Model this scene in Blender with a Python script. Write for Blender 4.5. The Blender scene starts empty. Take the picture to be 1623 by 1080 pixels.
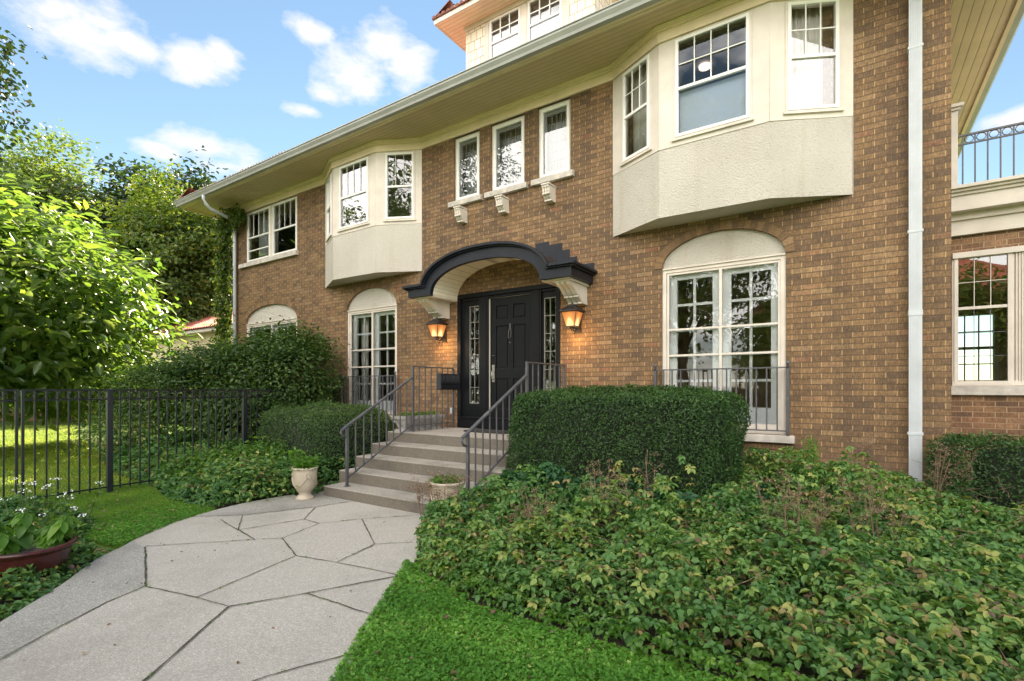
import bpy, math, random
import numpy as np
from mathutils import Vector, Matrix
from mathutils.geometry import tessellate_polygon
R = math.radians
random.seed(7)
sc = bpy.context.scene
col = sc.collection

# ------------------------------------------------------------------ camera
cam = bpy.data.objects.new('camera', bpy.data.cameras.new('camera'))
col.objects.link(cam)
cam.data.sensor_width = 36.0
cam.data.lens = 17.838
cam.data.shift_y = 0.0474
cam.location = (0, -7.1, 1.5)
cam.rotation_euler = (R(90), 0, R(33.905))
cam.data.clip_start = 0.05
cam.data.clip_end = 1500
sc.camera = cam

# ------------------------------------------------------------------ light
SUN_AZ = Vector((-0.56, 0.8285))
SUN_EL = 41.0
sun = bpy.data.objects.new('sun', bpy.data.lights.new('sun', 'SUN'))
col.objects.link(sun)
d = Vector((SUN_AZ.x * math.cos(R(SUN_EL)), SUN_AZ.y * math.cos(R(SUN_EL)), math.sin(R(SUN_EL)))).normalized()
sun.rotation_euler = d.to_track_quat('Z', 'Y').to_euler()
sun.location = (-10, 10, 20)
sun.data.energy = 5.0
sun.data.angle = R(0.53)
sun.data.color = (1.0, 0.86, 0.66)

sc.view_settings.view_transform = 'Standard'
sc.view_settings.look = 'None'
sc.view_settings.exposure = 1.86
sc.view_settings.gamma = 1.0


def mnode(nt, typ, **kw):
    n = nt.nodes.new(typ)
    for k, v in kw.items():
        setattr(n, k, v)
    return n


def math_(nt, op, a, b=None, c=None, clamp=False):
    n = nt.nodes.new('ShaderNodeMath')
    n.operation = op
    n.use_clamp = clamp
    for i, x in enumerate((a, b, c)):
        if x is None:
            continue
        if isinstance(x, (int, float)):
            n.inputs[i].default_value = x
        else:
            nt.links.new(x, n.inputs[i])
    return n.outputs[0]


def mixc(nt, fac, a, b, mode='MIX'):
    n = nt.nodes.new('ShaderNodeMix')
    n.data_type = 'RGBA'
    n.blend_type = mode
    for s, x in ((n.inputs[0], fac), (n.inputs[6], a), (n.inputs[7], b)):
        if isinstance(x, (int, float)):
            s.default_value = x
        elif isinstance(x, tuple):
            s.default_value = (*x, 1) if len(x) == 3 else x
        else:
            nt.links.new(x, s)
    return n.outputs[2]


def ramp(nt, fac, stops, interp='LINEAR'):
    n = nt.nodes.new('ShaderNodeValToRGB')
    n.color_ramp.interpolation = interp
    e = n.color_ramp.elements
    while len(e) < len(stops):
        e.new(0.5)
    for i, (p, c) in enumerate(stops):
        e[i].position = p
        e[i].color = (*c, 1) if not isinstance(c, (int, float)) else (c, c, c, 1)
    nt.links.new(fac, n.inputs[0])
    return n.outputs[0]


def build_world():
    w = bpy.data.worlds.new('World')
    sc.world = w
    w.use_nodes = True
    nt = w.node_tree
    nt.nodes.clear()
    L = nt.links.new
    out = nt.nodes.new('ShaderNodeOutputWorld')
    bg = nt.nodes.new('ShaderNodeBackground')
    bg.inputs[1].default_value = 0.1
    sky = nt.nodes.new('ShaderNodeTexSky')
    sky.sky_type = 'NISHITA'
    sky.sun_disc = False
    sky.sun_elevation = R(SUN_EL)
    sky.sun_rotation = math.atan2(SUN_AZ.x, SUN_AZ.y)
    sky.air_density = 1.0
    sky.dust_density = 0.0
    sky.ozone_density = 2.0
    tc = nt.nodes.new('ShaderNodeTexCoord')
    dirv = tc.outputs['Generated']
    # cumulus patches, each at its own direction in the sky: (azimuth x, y, elevation slope, radius)
    clouds = CLOUDS
    best = None
    for (cx, cy, cz, r, fl) in clouds:
        sub = mnode(nt, 'ShaderNodeVectorMath', operation='SUBTRACT')
        L(dirv, sub.inputs[0])
        sub.inputs[1].default_value = (cx, cy, cz)
        mul = mnode(nt, 'ShaderNodeVectorMath', operation='MULTIPLY')
        L(sub.outputs[0], mul.inputs[0])
        mul.inputs[1].default_value = (1, 1, fl)
        ln = mnode(nt, 'ShaderNodeVectorMath', operation='LENGTH')
        L(mul.outputs[0], ln.inputs[0])
        v = math_(nt, 'MULTIPLY_ADD', ln.outputs['Value'], -1.0 / r, 1.0)
        best = v if best is None else math_(nt, 'MAXIMUM', best, v)
    nz = nt.nodes.new('ShaderNodeTexNoise')
    nz.inputs['Scale'].default_value = 13.0
    nz.inputs['Detail'].default_value = 7.0
    nz.inputs['Roughness'].default_value = 0.62
    mp = mnode(nt, 'ShaderNodeVectorMath', operation='MULTIPLY')
    L(dirv, mp.inputs[0])
    mp.inputs[1].default_value = (1, 1, 2.0)
    L(mp.outputs[0], nz.inputs['Vector'])
    dens = math_(nt, 'MULTIPLY_ADD', math_(nt, 'SUBTRACT', nz.outputs[0], 0.5), 2.2, best)
    dens = math_(nt, 'MULTIPLY', dens, 1.6, clamp=True)
    # bright cloud field added behind the camera, as fill for the shaded facade
    n2 = nt.nodes.new('ShaderNodeTexNoise')
    n2.inputs['Scale'].default_value = 2.6
    n2.inputs['Detail'].default_value = 6.0
    L(mp.outputs[0], n2.inputs['Vector'])
    sx = nt.nodes.new('ShaderNodeSeparateXYZ')
    L(dirv, sx.inputs[0])
    back = math_(nt, 'MULTIPLY_ADD', sx.outputs[1], -2.2, -0.15, clamp=True)
    d2 = math_(nt, 'MULTIPLY', math_(nt, 'MULTIPLY', math_(nt, 'SUBTRACT', n2.outputs[0], 0.36), 6.0, clamp=True), back)
    dens = math_(nt, 'MAXIMUM', dens, d2)
    dens = math_(nt, 'MULTIPLY', dens, 0.9)
    skyc = mixc(nt, 1.0, sky.outputs[0], SKY_TINT, 'MULTIPLY')
    cc = mixc(nt, back, CLOUD_C, CLOUD_FILL)
    L(mixc(nt, dens, skyc, cc), bg.inputs[0])
    L(bg.outputs[0], out.inputs[0])


SKY_TINT = (0.62, 0.60, 0.51)
CLOUD_C = (3.0, 3.0, 3.05)
CLOUD_FILL = (20.6, 19.3, 18.0)  # brightness of the clouds added behind the camera as fill light
#  unit directions of the clouds, radius and vertical flattening
CLOUDS = [(-0.846, 0.24, 0.477, 0.075, 1.7), (-0.829, 0.294, 0.476, 0.044, 2.0), (-0.803, 0.352, 0.48, 0.053, 1.6), (-0.778, 0.384, 0.498, 0.031, 1.5), (-0.691, 0.472, 0.548, 0.04, 2.2), (-0.625, 0.551, 0.553, 0.062, 2.0), (-0.67, 0.537, 0.512, 0.066, 1.6), (-0.604, 0.599, 0.526, 0.053, 1.5), (-0.709, 0.518, 0.479, 0.044, 2.2), (-0.742, 0.495, 0.453, 0.035, 3), (-0.838, 0.394, 0.377, 0.075, 3.0), (-0.87, 0.337, 0.359, 0.044, 3.2), (-0.834, 0.421, 0.357, 0.062, 3.0), (-0.849, 0.215, 0.484, 0.044, 2), (0.171, 0.919, 0.355, 0.044, 3)]
build_world()


# ------------------------------------------------------------------ materials
def new_mat(name):
    m = bpy.data.materials.new(name)
    m.use_nodes = True
    nt = m.node_tree
    return m, nt, nt.nodes['Principled BSDF']


def noise(nt, scale, detail=4.0, rough=0.5, vec=None, mul=None, dist=0.0):
    n = nt.nodes.new('ShaderNodeTexNoise')
    n.inputs['Scale'].default_value = scale
    n.inputs['Detail'].default_value = detail
    n.inputs['Roughness'].default_value = rough
    n.inputs['Distortion'].default_value = dist
    if vec is None:
        vec = nt.nodes.new('ShaderNodeTexCoord').outputs['Object']
    if mul:
        mm = mnode(nt, 'ShaderNodeVectorMath', operation='MULTIPLY')
        nt.links.new(vec, mm.inputs[0])
        mm.inputs[1].default_value = mul
        vec = mm.outputs[0]
    nt.links.new(vec, n.inputs['Vector'])
    return n.outputs[0]


def bump(nt, b, h, strength=0.5, dist=0.01):
    n = nt.nodes.new('ShaderNodeBump')
    n.inputs['Strength'].default_value = strength
    n.inputs['Distance'].default_value = dist
    nt.links.new(h, n.inputs['Height'])
    nt.links.new(n.outputs[0], b.inputs['Normal'])


def paint(name, c, rough=0.5, var=0.06, bscale=0, bstr=0.2, bdist=0.003, metal=0, scale=3.0, dirt=None):
    m, nt, b = new_mat(name)
    n1 = noise(nt, scale, 6, 0.6)
    f = ramp(nt, n1, [(0.3, 1 - var * 2), (0.7, 1 + var)])
    cc = mixc(nt, 1.0, c, f, 'MULTIPLY')
    if dirt:
        n2 = noise(nt, scale * 4, 8, 0.7)
        cc = mixc(nt, math_(nt, 'MULTIPLY', math_(nt, 'SUBTRACT', n2, 0.56), 5.0, clamp=True), cc, dirt)
    nt.links.new(cc, b.inputs['Base Color'])
    b.inputs['Roughness'].default_value = rough
    b.inputs['Metallic'].default_value = metal
    if bscale:
        bump(nt, b, noise(nt, bscale, 4, 0.6), bstr, bdist)
    return m


def brick_mat(name, tones, mort_v, mort_h, w=0.2065, h=0.0677, ms=0.0045):
    m, nt, b = new_mat(name)
    L = nt.links.new
    uv = nt.nodes.new('ShaderNodeTexCoord').outputs['UV']
    wob = nt.nodes.new('ShaderNodeTexNoise')
    wob.inputs['Scale'].default_value = 7.0
    L(uv, wob.inputs['Vector'])
    va = mnode(nt, 'ShaderNodeVectorMath', operation='MULTIPLY_ADD')
    L(wob.outputs['Color'], va.inputs[0])
    va.inputs[1].default_value = (0.006, 0.004, 0)
    L(uv, va.inputs[2])
    br = nt.nodes.new('ShaderNodeTexBrick')
    L(va.outputs[0], br.inputs['Vector'])
    br.offset = 0.5
    br.inputs['Color1'].default_value = (0, 0, 0, 1)
    br.inputs['Color2'].default_value = (1, 1, 1, 1)
    br.inputs['Mortar'].default_value = (0.5, 0.5, 0.5, 1)
    br.inputs['Scale'].default_value = 1.0
    br.inputs['Mortar Size'].default_value = ms
    br.inputs['Mortar Smooth'].default_value = 0.15
    br.inputs['Brick Width'].default_value = w
    br.inputs['Row Height'].default_value = h
    base = ramp(nt, br.outputs['Color'], tones)
    # wire-cut vertical ribs and mottling of the face
    rib = noise(nt, 1.0, 3, 0.75, uv, (85, 12, 1))
    mot = noise(nt, 1.0, 6, 0.75, uv, (30, 44, 1))
    big = noise(nt, 0.55, 4, 0.5, uv)
    mid = noise(nt, 1.0, 3, 0.5, uv, (5, 9, 1))
    base = mixc(nt, 1.0, base, ramp(nt, rib, [(0.3, 0.62), (0.5, 0.98), (0.7, 1.65)]), 'MULTIPLY')
    base = mixc(nt, 1.0, base, ramp(nt, mot, [(0.3, (0.60, 0.62, 0.66)), (0.5, (1, 1, 1)), (0.7, (1.36, 1.30, 1.15))]), 'MULTIPLY')
    base = mixc(nt, 1.0, base, ramp(nt, mid, [(0.3, 0.84), (0.7, 1.14)]), 'MULTIPLY')
    base = mixc(nt, 1.0, base, ramp(nt, big, [(0.3, (0.86, 0.86, 0.88)), (0.7, (1.1, 1.08, 1.05))]), 'MULTIPLY')
    sp = nt.nodes.new('ShaderNodeSeparateXYZ')
    L(va.outputs[0], sp.inputs[0])
    fy = math_(nt, 'FRACT', math_(nt, 'DIVIDE', sp.outputs[1], h))
    edge = math_(nt, 'MINIMUM', fy, math_(nt, 'SUBTRACT', 1.0, fy))
    hor = math_(nt, 'LESS_THAN', edge, 0.075)
    jn = noise(nt, 1.0, 3, 0.6, uv, (3, 14, 1))
    jc = mixc(nt, hor, mort_v, mixc(nt, jn, tuple(x * 0.55 for x in mort_h), tuple(x * 1.5 for x in mort_h)))
    cc = mixc(nt, br.outputs['Fac'], base, jc)
    # pale specks
    spk = noise(nt, 46.0, 2, 0.5, uv)
    cc = mixc(nt, math_(nt, 'MULTIPLY', math_(nt, 'SUBTRACT', spk, 0.78), 9.0, clamp=True), cc, (0.55, 0.5, 0.42))
    # pale washed band low on the wall, faint streaks further up
    low = math_(nt, 'MULTIPLY', math_(nt, 'SUBTRACT', 0.98, math_(nt, 'ADD', sp.outputs[1], math_(nt, 'MULTIPLY', mid, 0.35))), 2.4, clamp=True)
    cc = mixc(nt, math_(nt, 'MULTIPLY', low, 0.5), cc, (0.27, 0.175, 0.12))
    strk = noise(nt, 1.0, 5, 0.6, uv, (2.6, 0.28, 1))
    cc = mixc(nt, 1.0, cc, ramp(nt, strk, [(0.36, (0.80, 0.80, 0.82)), (0.52, (1, 1, 1)), (0.7, (1.10, 1.08, 1.04))]), 'MULTIPLY')
    L(cc, b.inputs['Base Color'])
    b.inputs['Roughness'].default_value = 0.82
    hgt = math_(nt, 'MULTIPLY_ADD', br.outputs['Fac'], -1.0, math_(nt, 'MULTIPLY', rib, 0.28))
    hgt = math_(nt, 'ADD', hgt, math_(nt, 'MULTIPLY', br.outputs['Color'], 0.25))
    bump(nt, b, hgt, 0.9, 0.007)
    return m


BT = [(0.0, (0.112, 0.070, 0.041)), (0.16, (0.140, 0.086, 0.046)), (0.42, (0.170, 0.102, 0.050)),
      (0.65, (0.188, 0.113, 0.054)), (0.85, (0.212, 0.129, 0.062)), (0.95, (0.24, 0.156, 0.082)), (1.0, (0.205, 0.098, 0.052))]
M_BRICK = brick_mat('brown_brick', BT, (0.40, 0.262, 0.125), (0.105, 0.070, 0.038), ms=0.0055)  # dark horizontal joint colour includes the shade of the raked joints
M_BRICKW = brick_mat('wing_brick', [(p, (c[0] * 1.1, c[1] * 0.98, c[2] * 1.0)) for p, c in BT], (0.46, 0.33, 0.2), (0.36, 0.25, 0.15))
M_REDB = brick_mat('garden_brick', [(0, (0.22, 0.10, 0.07)), (0.5, (0.33, 0.15, 0.10)), (1, (0.40, 0.22, 0.15))], (0.4, 0.3, 0.22), (0.35, 0.25, 0.2))


def arch_brick():
    m, nt, b = new_mat('arch_brick')
    a = nt.nodes.new('ShaderNodeAttribute')
    a.attribute_name = 'rnd'
    base = ramp(nt, a.outputs['Fac'], BT)
    uvn = nt.nodes.new('ShaderNodeTexCoord').outputs['Object']
    mot = noise(nt, 60.0, 5, 0.65, uvn)
    base = mixc(nt, 1.0, base, ramp(nt, mot, [(0.3, 0.7), (0.7, 1.35)]), 'MULTIPLY')
    nt.links.new(base, b.inputs['Base Color'])
    b.inputs['Roughness'].default_value = 0.85
    bump(nt, b, mot, 0.5, 0.004)
    return m


M_ARCH = arch_brick()


def stucco():
    m, nt, b = new_mat('cream_stucco')
    o = nt.nodes.new('ShaderNodeTexCoord').outputs['Object']
    big = noise(nt, 1.3, 5, 0.6, o)
    c = ramp(nt, big, [(0.3, (0.49, 0.455, 0.40)), (0.7, (0.56, 0.525, 0.47))])
    n1 = noise(nt, 48, 5, 0.62, o, dist=0.8)
    c = mixc(nt, 1.0, c, ramp(nt, n1, [(0.32, 0.86), (0.5, 1.0)]), 'MULTIPLY')
    st_n = noise(nt, 1.0, 5, 0.6, o, (5.0, 5.0, 0.5))
    c = mixc(nt, 1.0, c, ramp(nt, st_n, [(0.30, (0.92, 0.90, 0.86)), (0.46, (1, 1, 1))]), 'MULTIPLY')
    nt.links.new(c, b.inputs['Base Color'])
    b.inputs['Roughness'].default_value = 0.9
    v = nt.nodes.new('ShaderNodeTexVoronoi')
    v.inputs['Scale'].default_value = 55
    nt.links.new(o, v.inputs['Vector'])
    h = math_(nt, 'ADD', math_(nt, 'MULTIPLY', n1, 1.6), math_(nt, 'MULTIPLY', v.outputs['Distance'], 0.5))
    bump(nt, b, h, 0.9, 0.011)
    return m


M_STUC = stucco()
M_CREAM = paint('cream_paint', (0.635, 0.575, 0.505), 0.55, 0.07, 40, 0.15, 0.002)
M_FRIEZE = paint('frieze_paint', (0.74, 0.61, 0.43), 0.6, 0.06, 30, 0.15, 0.002)
M_WHITEB = paint('cool_white_paint', (0.88, 0.91, 0.95), 0.4, 0.02)
M_WHITE = paint('white_paint', (0.80, 0.79, 0.76), 0.4, 0.03, 30, 0.1, 0.001)
M_STONE = paint('sill_limestone', (0.52, 0.48, 0.43), 0.85, 0.16, 60, 0.5, 0.004, scale=9, dirt=(0.24, 0.22, 0.2))
M_BLACK = paint('black_paint', (0.008, 0.009, 0.011), 0.36, 0.1, 20, 0.12, 0.001)
M_BLACK.node_tree.nodes['Principled BSDF'].inputs['Specular IOR Level'].default_value = 0.16
M_CANOPY = paint('canopy_paint', (0.014, 0.017, 0.025), 0.4, 0.15, 20, 0.12, 0.002)
M_CANOPY.node_tree.nodes['Principled BSDF'].inputs['Specular IOR Level'].default_value = 0.25
M_TAR = paint('canopy_roofing', (0.035, 0.024, 0.022), 0.6, 0.3, 50, 0.5, 0.004)
M_IRON = paint('grey_iron', (0.085, 0.085, 0.095), 0.45, 0.15, 80, 0.3, 0.001, dirt=(0.16, 0.15, 0.15))
M_FENCE = paint('black_iron', (0.016, 0.018, 0.024), 0.35, 0.1, 60, 0.2, 0.001)
M_GUT = paint('gutter_metal', (0.34, 0.345, 0.325), 0.4, 0.08, 12, 0.1, 0.002, scale=2)
M_DSP = paint('downspout_metal', (0.50, 0.53, 0.56), 0.4, 0.06, 12, 0.1, 0.001)
M_BRASS = paint('aged_nickel', (0.42, 0.42, 0.38), 0.35, 0.2, metal=0.9)
M_LANT = paint('lantern_metal', (0.05, 0.042, 0.04), 0.45, 0.3, 90, 0.4, 0.001, metal=0.4)
M_CURT = paint('curtain_cloth', (0.74, 0.72, 0.66), 0.9, 0.05)
M_SKYREFL = paint('sky_reflection_tint', (0.62, 0.70, 0.84), 0.8, 0.04)  # pale blue that paints the sky's reflection in the lower sashes
M_SHEER = paint('sheer_cloth', (0.52, 0.54, 0.55), 0.9, 0.05)
M_PLASTER = paint('interior_plaster', (0.55, 0.42, 0.26), 0.8, 0.05)
M_PLASTG = paint('interior_grey', (0.30, 0.31, 0.33), 0.8, 0.05)
M_CEIL = paint('interior_ceiling', (0.35, 0.34, 0.36), 0.8, 0.05)
M_FLOOR = paint('interior_floor', (0.18, 0.10, 0.05), 0.4, 0.1)
M_BARK = paint('bark', (0.10, 0.075, 0.055), 0.9, 0.35, 30, 0.9, 0.02, scale=8)
M_BARKD = paint('dark_bark', (0.045, 0.036, 0.030), 0.9, 0.35, 30, 0.9, 0.02, scale=8)
M_SOIL = paint('soil', (0.050, 0.036, 0.025), 0.95, 0.3, 30, 0.9, 0.02, scale=12)
M_URN = paint('glazed_clay', (0.46, 0.40, 0.31), 0.45, 0.1, 30, 0.3, 0.003, scale=6, dirt=(0.42, 0.33, 0.22))
M_TROUGH = paint('cast_stone', (0.33, 0.32, 0.30), 0.95, 0.25, 60, 0.8, 0.008, scale=12, dirt=(0.17, 0.17, 0.15))
M_REDPOT = paint('oxblood_glaze', (0.075, 0.016, 0.016), 0.25, 0.25, 20, 0.2, 0.003, scale=8)
M_MAT = paint('door_mat', (0.03, 0.028, 0.028), 0.95, 0.2, 200, 0.8, 0.004)
M_RTILE = paint('neighbour_tile', (0.42, 0.12, 0.08), 0.7, 0.2, 20, 0.4, 0.01, scale=5)
M_YSIDE = paint('yellow_siding', (0.70, 0.60, 0.36), 0.7, 0.06)
M_JOINT = paint('joint_moss', (0.085, 0.080, 0.055), 0.95, 0.4, 60, 0.8, 0.006, scale=20)
M_DRY = paint('dry_stem', (0.20, 0.13, 0.085), 0.9, 0.3, scale=40)
M_STEM = paint('green_stem', (0.09, 0.13, 0.04), 0.8, 0.2, scale=30)
M_PETAL = paint('white_petal', (0.85, 0.86, 0.84), 0.7, 0.03)


def concrete(name, c, spk=1.0, stain=(0.12, 0.11, 0.09), st=0.5, sc_=1.0):
    m, nt, b = new_mat(name)
    o = nt.nodes.new('ShaderNodeTexCoord').outputs['Object']
    big = noise(nt, 0.9 * sc_, 6, 0.62, o)
    agg = noise(nt, 150, 3, 0.7, o)
    v = nt.nodes.new('ShaderNodeTexVoronoi')
    v.inputs['Scale'].default_value = 130
    nt.links.new(o, v.inputs['Vector'])
    cc = mixc(nt, 1.0, c, ramp(nt, agg, [(0.3, 1 - 0.42 * spk), (0.5, 1.0), (0.68, 1 + 0.42 * spk)]), 'MULTIPLY')
    sv = nt.nodes.new('ShaderNodeSeparateColor')
    nt.links.new(v.outputs['Color'], sv.inputs[0])
    cc = mixc(nt, 1.0, cc, ramp(nt, sv.outputs[0], [(0.0, 1 - 0.28 * spk), (0.8, 1.05), (1.0, 1 + 0.5 * spk)]), 'MULTIPLY')
    f = math_(nt, 'MULTIPLY', math_(nt, 'SUBTRACT', big, 0.47), 4.5, clamp=True)
    med = noise(nt, 6.0 * sc_, 6, 0.65, o)
    f = math_(nt, 'MULTIPLY', f, math_(nt, 'MULTIPLY_ADD', med, 0.9, 0.1))
    cc = mixc(nt, math_(nt, 'MULTIPLY', f, st), cc, stain)
    nt.links.new(cc, b.inputs['Base Color'])
    b.inputs['Roughness'].default_value = 0.88
    bump(nt, b, agg, 0.55, 0.004)
    return m


M_WALK = concrete('aggregate_concrete', (0.45, 0.42, 0.372), 0.6, (0.17, 0.16, 0.13), 0.6)
M_WALKD = concrete('weathered_concrete', (0.36, 0.345, 0.31), 0.9, (0.09, 0.08, 0.06), 0.7)
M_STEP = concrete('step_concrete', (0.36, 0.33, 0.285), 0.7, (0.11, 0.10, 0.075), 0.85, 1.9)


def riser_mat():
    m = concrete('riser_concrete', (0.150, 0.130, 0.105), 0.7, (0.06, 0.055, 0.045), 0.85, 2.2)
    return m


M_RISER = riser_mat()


def soffit_mat(name, c, step=0.083, axis=1):
    m, nt, b = new_mat(name)
    o = nt.nodes.new('ShaderNodeTexCoord').outputs['Object']
    sp = nt.nodes.new('ShaderNodeSeparateXYZ')
    nt.links.new(o, sp.inputs[0])
    fr = math_(nt, 'FRACT', math_(nt, 'DIVIDE', sp.outputs[axis], step))
    e = math_(nt, 'MULTIPLY', math_(nt, 'MINIMUM', fr, math_(nt, 'SUBTRACT', 1.0, fr)), 14.0, clamp=True)
    n1 = noise(nt, 2.0, 6, 0.6, o)
    cc = mixc(nt, 1.0, c, ramp(nt, n1, [(0.3, 0.88), (0.7, 1.08)]), 'MULTIPLY')
    cc = mixc(nt, e, tuple(x * 0.45 for x in c), cc)
    nt.links.new(cc, b.inputs['Base Color'])
    b.inputs['Roughness'].default_value = 0.6
    bump(nt, b, e, 0.8, 0.006)
    return m


M_SOF = soffit_mat('beadboard_soffit', (0.56, 0.44, 0.265))
M_SOFR = soffit_mat('side_soffit_boards', (0.64, 0.51, 0.33), 0.11, 0)
M_SOFD = soffit_mat('dormer_soffit', (0.78, 0.62, 0.44), 0.09, 1)
M_SOFC = soffit_mat('canopy_soffit', (0.76, 0.70, 0.56), 0.06, 2)


def shingle_mat():
    m, nt, b = new_mat('cream_shingle')
    uv = nt.nodes.new('ShaderNodeTexCoord').outputs['UV']
    br = nt.nodes.new('ShaderNodeTexBrick')
    nt.links.new(uv, br.inputs['Vector'])
    br.offset = 0.37
    br.inputs['Color1'].default_value = (0.74, 0.67, 0.54, 1)
    br.inputs['Color2'].default_value = (0.84, 0.78, 0.66, 1)
    br.inputs['Mortar'].default_value = (0.32, 0.24, 0.16, 1)
    br.inputs['Scale'].default_value = 1
    br.inputs['Mortar Size'].default_value = 0.006
    br.inputs['Brick Width'].default_value = 0.15
    br.inputs['Row Height'].default_value = 0.19
    nt.links.new(br.outputs['Color'], b.inputs['Base Color'])
    b.inputs['Roughness'].default_value = 0.7
    bump(nt, b, math_(nt, 'MULTIPLY', br.outputs['Fac'], -1.0), 0.9, 0.012)
    return m


M_SHING = shingle_mat()


def tile_mat(name, c1, c2):
    m, nt, b = new_mat(name)
    a = nt.nodes.new('ShaderNodeAttribute')
    a.attribute_name = 'rnd'
    o = nt.nodes.new('ShaderNodeTexCoord').outputs['Object']
    n1 = noise(nt, 9.0, 5, 0.6, o)
    cc = mixc(nt, n1, c1, c2)
    nt.links.new(cc, b.inputs['Base Color'])
    b.inputs['Roughness'].default_value = 0.7
    bump(nt, b, noise(nt, 60, 4, 0.6, o), 0.5, 0.005)
    return m


M_TILE = tile_mat('roof_tile', (0.20, 0.075, 0.065), (0.33, 0.15, 0.12))


def glass_mat(name, tint=(0.86, 0.9, 0.9), refl=1.0, wav=0.02):
    m, nt, b = new_mat(name)
    nt.nodes.remove(b)
    out = nt.nodes['Material Output']
    tr = nt.nodes.new('ShaderNodeBsdfTransparent')
    tr.inputs[0].default_value = (*tint, 1)
    gl = nt.nodes.new('ShaderNodeBsdfGlossy')
    gl.inputs['Roughness'].default_value = 0.0
    gl.inputs[0].default_value = (0.96, 0.98, 1.0, 1)
    fr = nt.nodes.new('ShaderNodeFresnel')
    fr.inputs[0].default_value = 1.55
    f = math_(nt, 'MULTIPLY_ADD', fr.outputs[0], 1.7 * refl, 0.04, clamp=True)
    mx = nt.nodes.new('ShaderNodeMixShader')
    nt.links.new(f, mx.inputs[0])
    nt.links.new(tr.outputs[0], mx.inputs[1])
    nt.links.new(gl.outputs[0], mx.inputs[2])
    nt.links.new(mx.outputs[0], out.inputs[0])
    bp = nt.nodes.new('ShaderNodeBump')
    bp.inputs['Strength'].default_value = wav
    bp.inputs['Distance'].default_value = 0.05
    nt.links.new(noise(nt, 2.2, 2, 0.5), bp.inputs['Height'])
    nt.links.new(bp.outputs[0], gl.inputs['Normal'])
    nt.links.new(bp.outputs[0], fr.inputs['Normal'])
    return m


M_GLASSF = glass_mat('french_glass', (0.97, 0.98, 0.98), 0.62, 0.02)
M_GLASS = glass_mat('window_glass', (0.95, 0.97, 0.97), 1.1, 0.03)
M_GLASSD = glass_mat('sidelight_glass', (0.75, 0.75, 0.72), 1.2, 0.25)


def lamp_glass():
    m, nt, b = new_mat('lit_lamp_glass')
    b.inputs['Base Color'].default_value = (0.25, 0.10, 0.035, 1)
    b.inputs['Roughness'].default_value = 0.3
    o = nt.nodes.new('ShaderNodeTexCoord').outputs['Object']
    ln = mnode(nt, 'ShaderNodeVectorMath', operation='LENGTH')
    mm = mnode(nt, 'ShaderNodeVectorMath', operation='MULTIPLY')
    nt.links.new(o, mm.inputs[0])
    mm.inputs[1].default_value = (1, 1, 0.35)
    nt.links.new(mm.outputs[0], ln.inputs[0])
    c = ramp(nt, math_(nt, 'MULTIPLY', ln.outputs['Value'], 7.0, clamp=True),
             [(0.62, (1.0, 0.66, 0.28)), (0.74, (0.52, 0.19, 0.05)), (0.95, (0.30, 0.095, 0.02))])
    nt.links.new(c, b.inputs['Emission Color'])
    b.inputs['Emission Strength'].default_value = 0.45
    return m


M_LAMPG = lamp_glass()


def emis(name, c, s):
    m, nt, b = new_mat(name)
    b.inputs['Emission Color'].default_value = (*c, 1)
    b.inputs['Emission Strength'].default_value = s
    b.inputs['Base Color'].default_value = (*c, 1)
    return m


M_BULB = emis('lamp_flame', (1.0, 0.72, 0.38), 6.0)
M_CLAMP = emis('ceiling_lamp', (1.0, 0.80, 0.62), 0.5)


def leaf_mat(name, stops, trans=0.35, rough=0.45, tcol=None, spec=0.35):
    m, nt, b = new_mat(name)
    out = nt.nodes['Material Output']
    a = nt.nodes.new('ShaderNodeAttribute')
    a.attribute_name = 'rnd'
    c = ramp(nt, a.outputs['Fac'], stops)
    nt.links.new(c, b.inputs['Base Color'])
    b.inputs['Roughness'].default_value = rough
    b.inputs['Specular IOR Level'].default_value = spec
    tl = nt.nodes.new('ShaderNodeBsdfTranslucent')
    tc = mixc(nt, 1.0, c, tcol or (2.2, 2.3, 0.9), 'MULTIPLY')
    nt.links.new(tc, tl.inputs[0])
    mx = nt.nodes.new('ShaderNodeMixShader')
    mx.inputs[0].default_value = trans
    nt.links.new(b.outputs[0], mx.inputs[1])
    nt.links.new(tl.outputs[0], mx.inputs[2])
    nt.links.new(mx.outputs[0], out.inputs[0])
    return m


M_YEW = leaf_mat('yew_needles', [(0, (0.017, 0.046, 0.013)), (0.5, (0.032, 0.082, 0.018)), (0.85, (0.056, 0.125, 0.025)), (1, (0.094, 0.175, 0.036))], 0.2, 0.5)
M_YEWL = leaf_mat('brightened_yew_needles', [(0, (0.025, 0.06, 0.018)), (0.5, (0.05, 0.105, 0.026)), (1, (0.12, 0.19, 0.045))], 0.25, 0.5)  # yew copy with its colour lightened to lift the left hedge in shade
M_MAG = leaf_mat('broad_leaf', [(0, (0.066, 0.123, 0.027)), (0.5, (0.097, 0.158, 0.036)), (1, (0.150, 0.194, 0.045))], 0.55, 0.3, (2.4, 2.4, 1.1), 0.7)
M_DARKT = leaf_mat('dark_leaf', [(0, (0.013, 0.027, 0.012)), (0.6, (0.025, 0.044, 0.017)), (0.9, (0.040, 0.063, 0.018)), (1, (0.050, 0.037, 0.026))], 0.3)
M_MIDT = leaf_mat('mid_leaf', [(0, (0.046, 0.083, 0.019)), (0.6, (0.089, 0.132, 0.029)), (1, (0.177, 0.185, 0.031))], 0.4)
M_PALET = leaf_mat('pale_leaf', [(0, (0.077, 0.117, 0.038)), (0.6, (0.122, 0.170, 0.054)), (1, (0.188, 0.212, 0.065))], 0.4)
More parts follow.
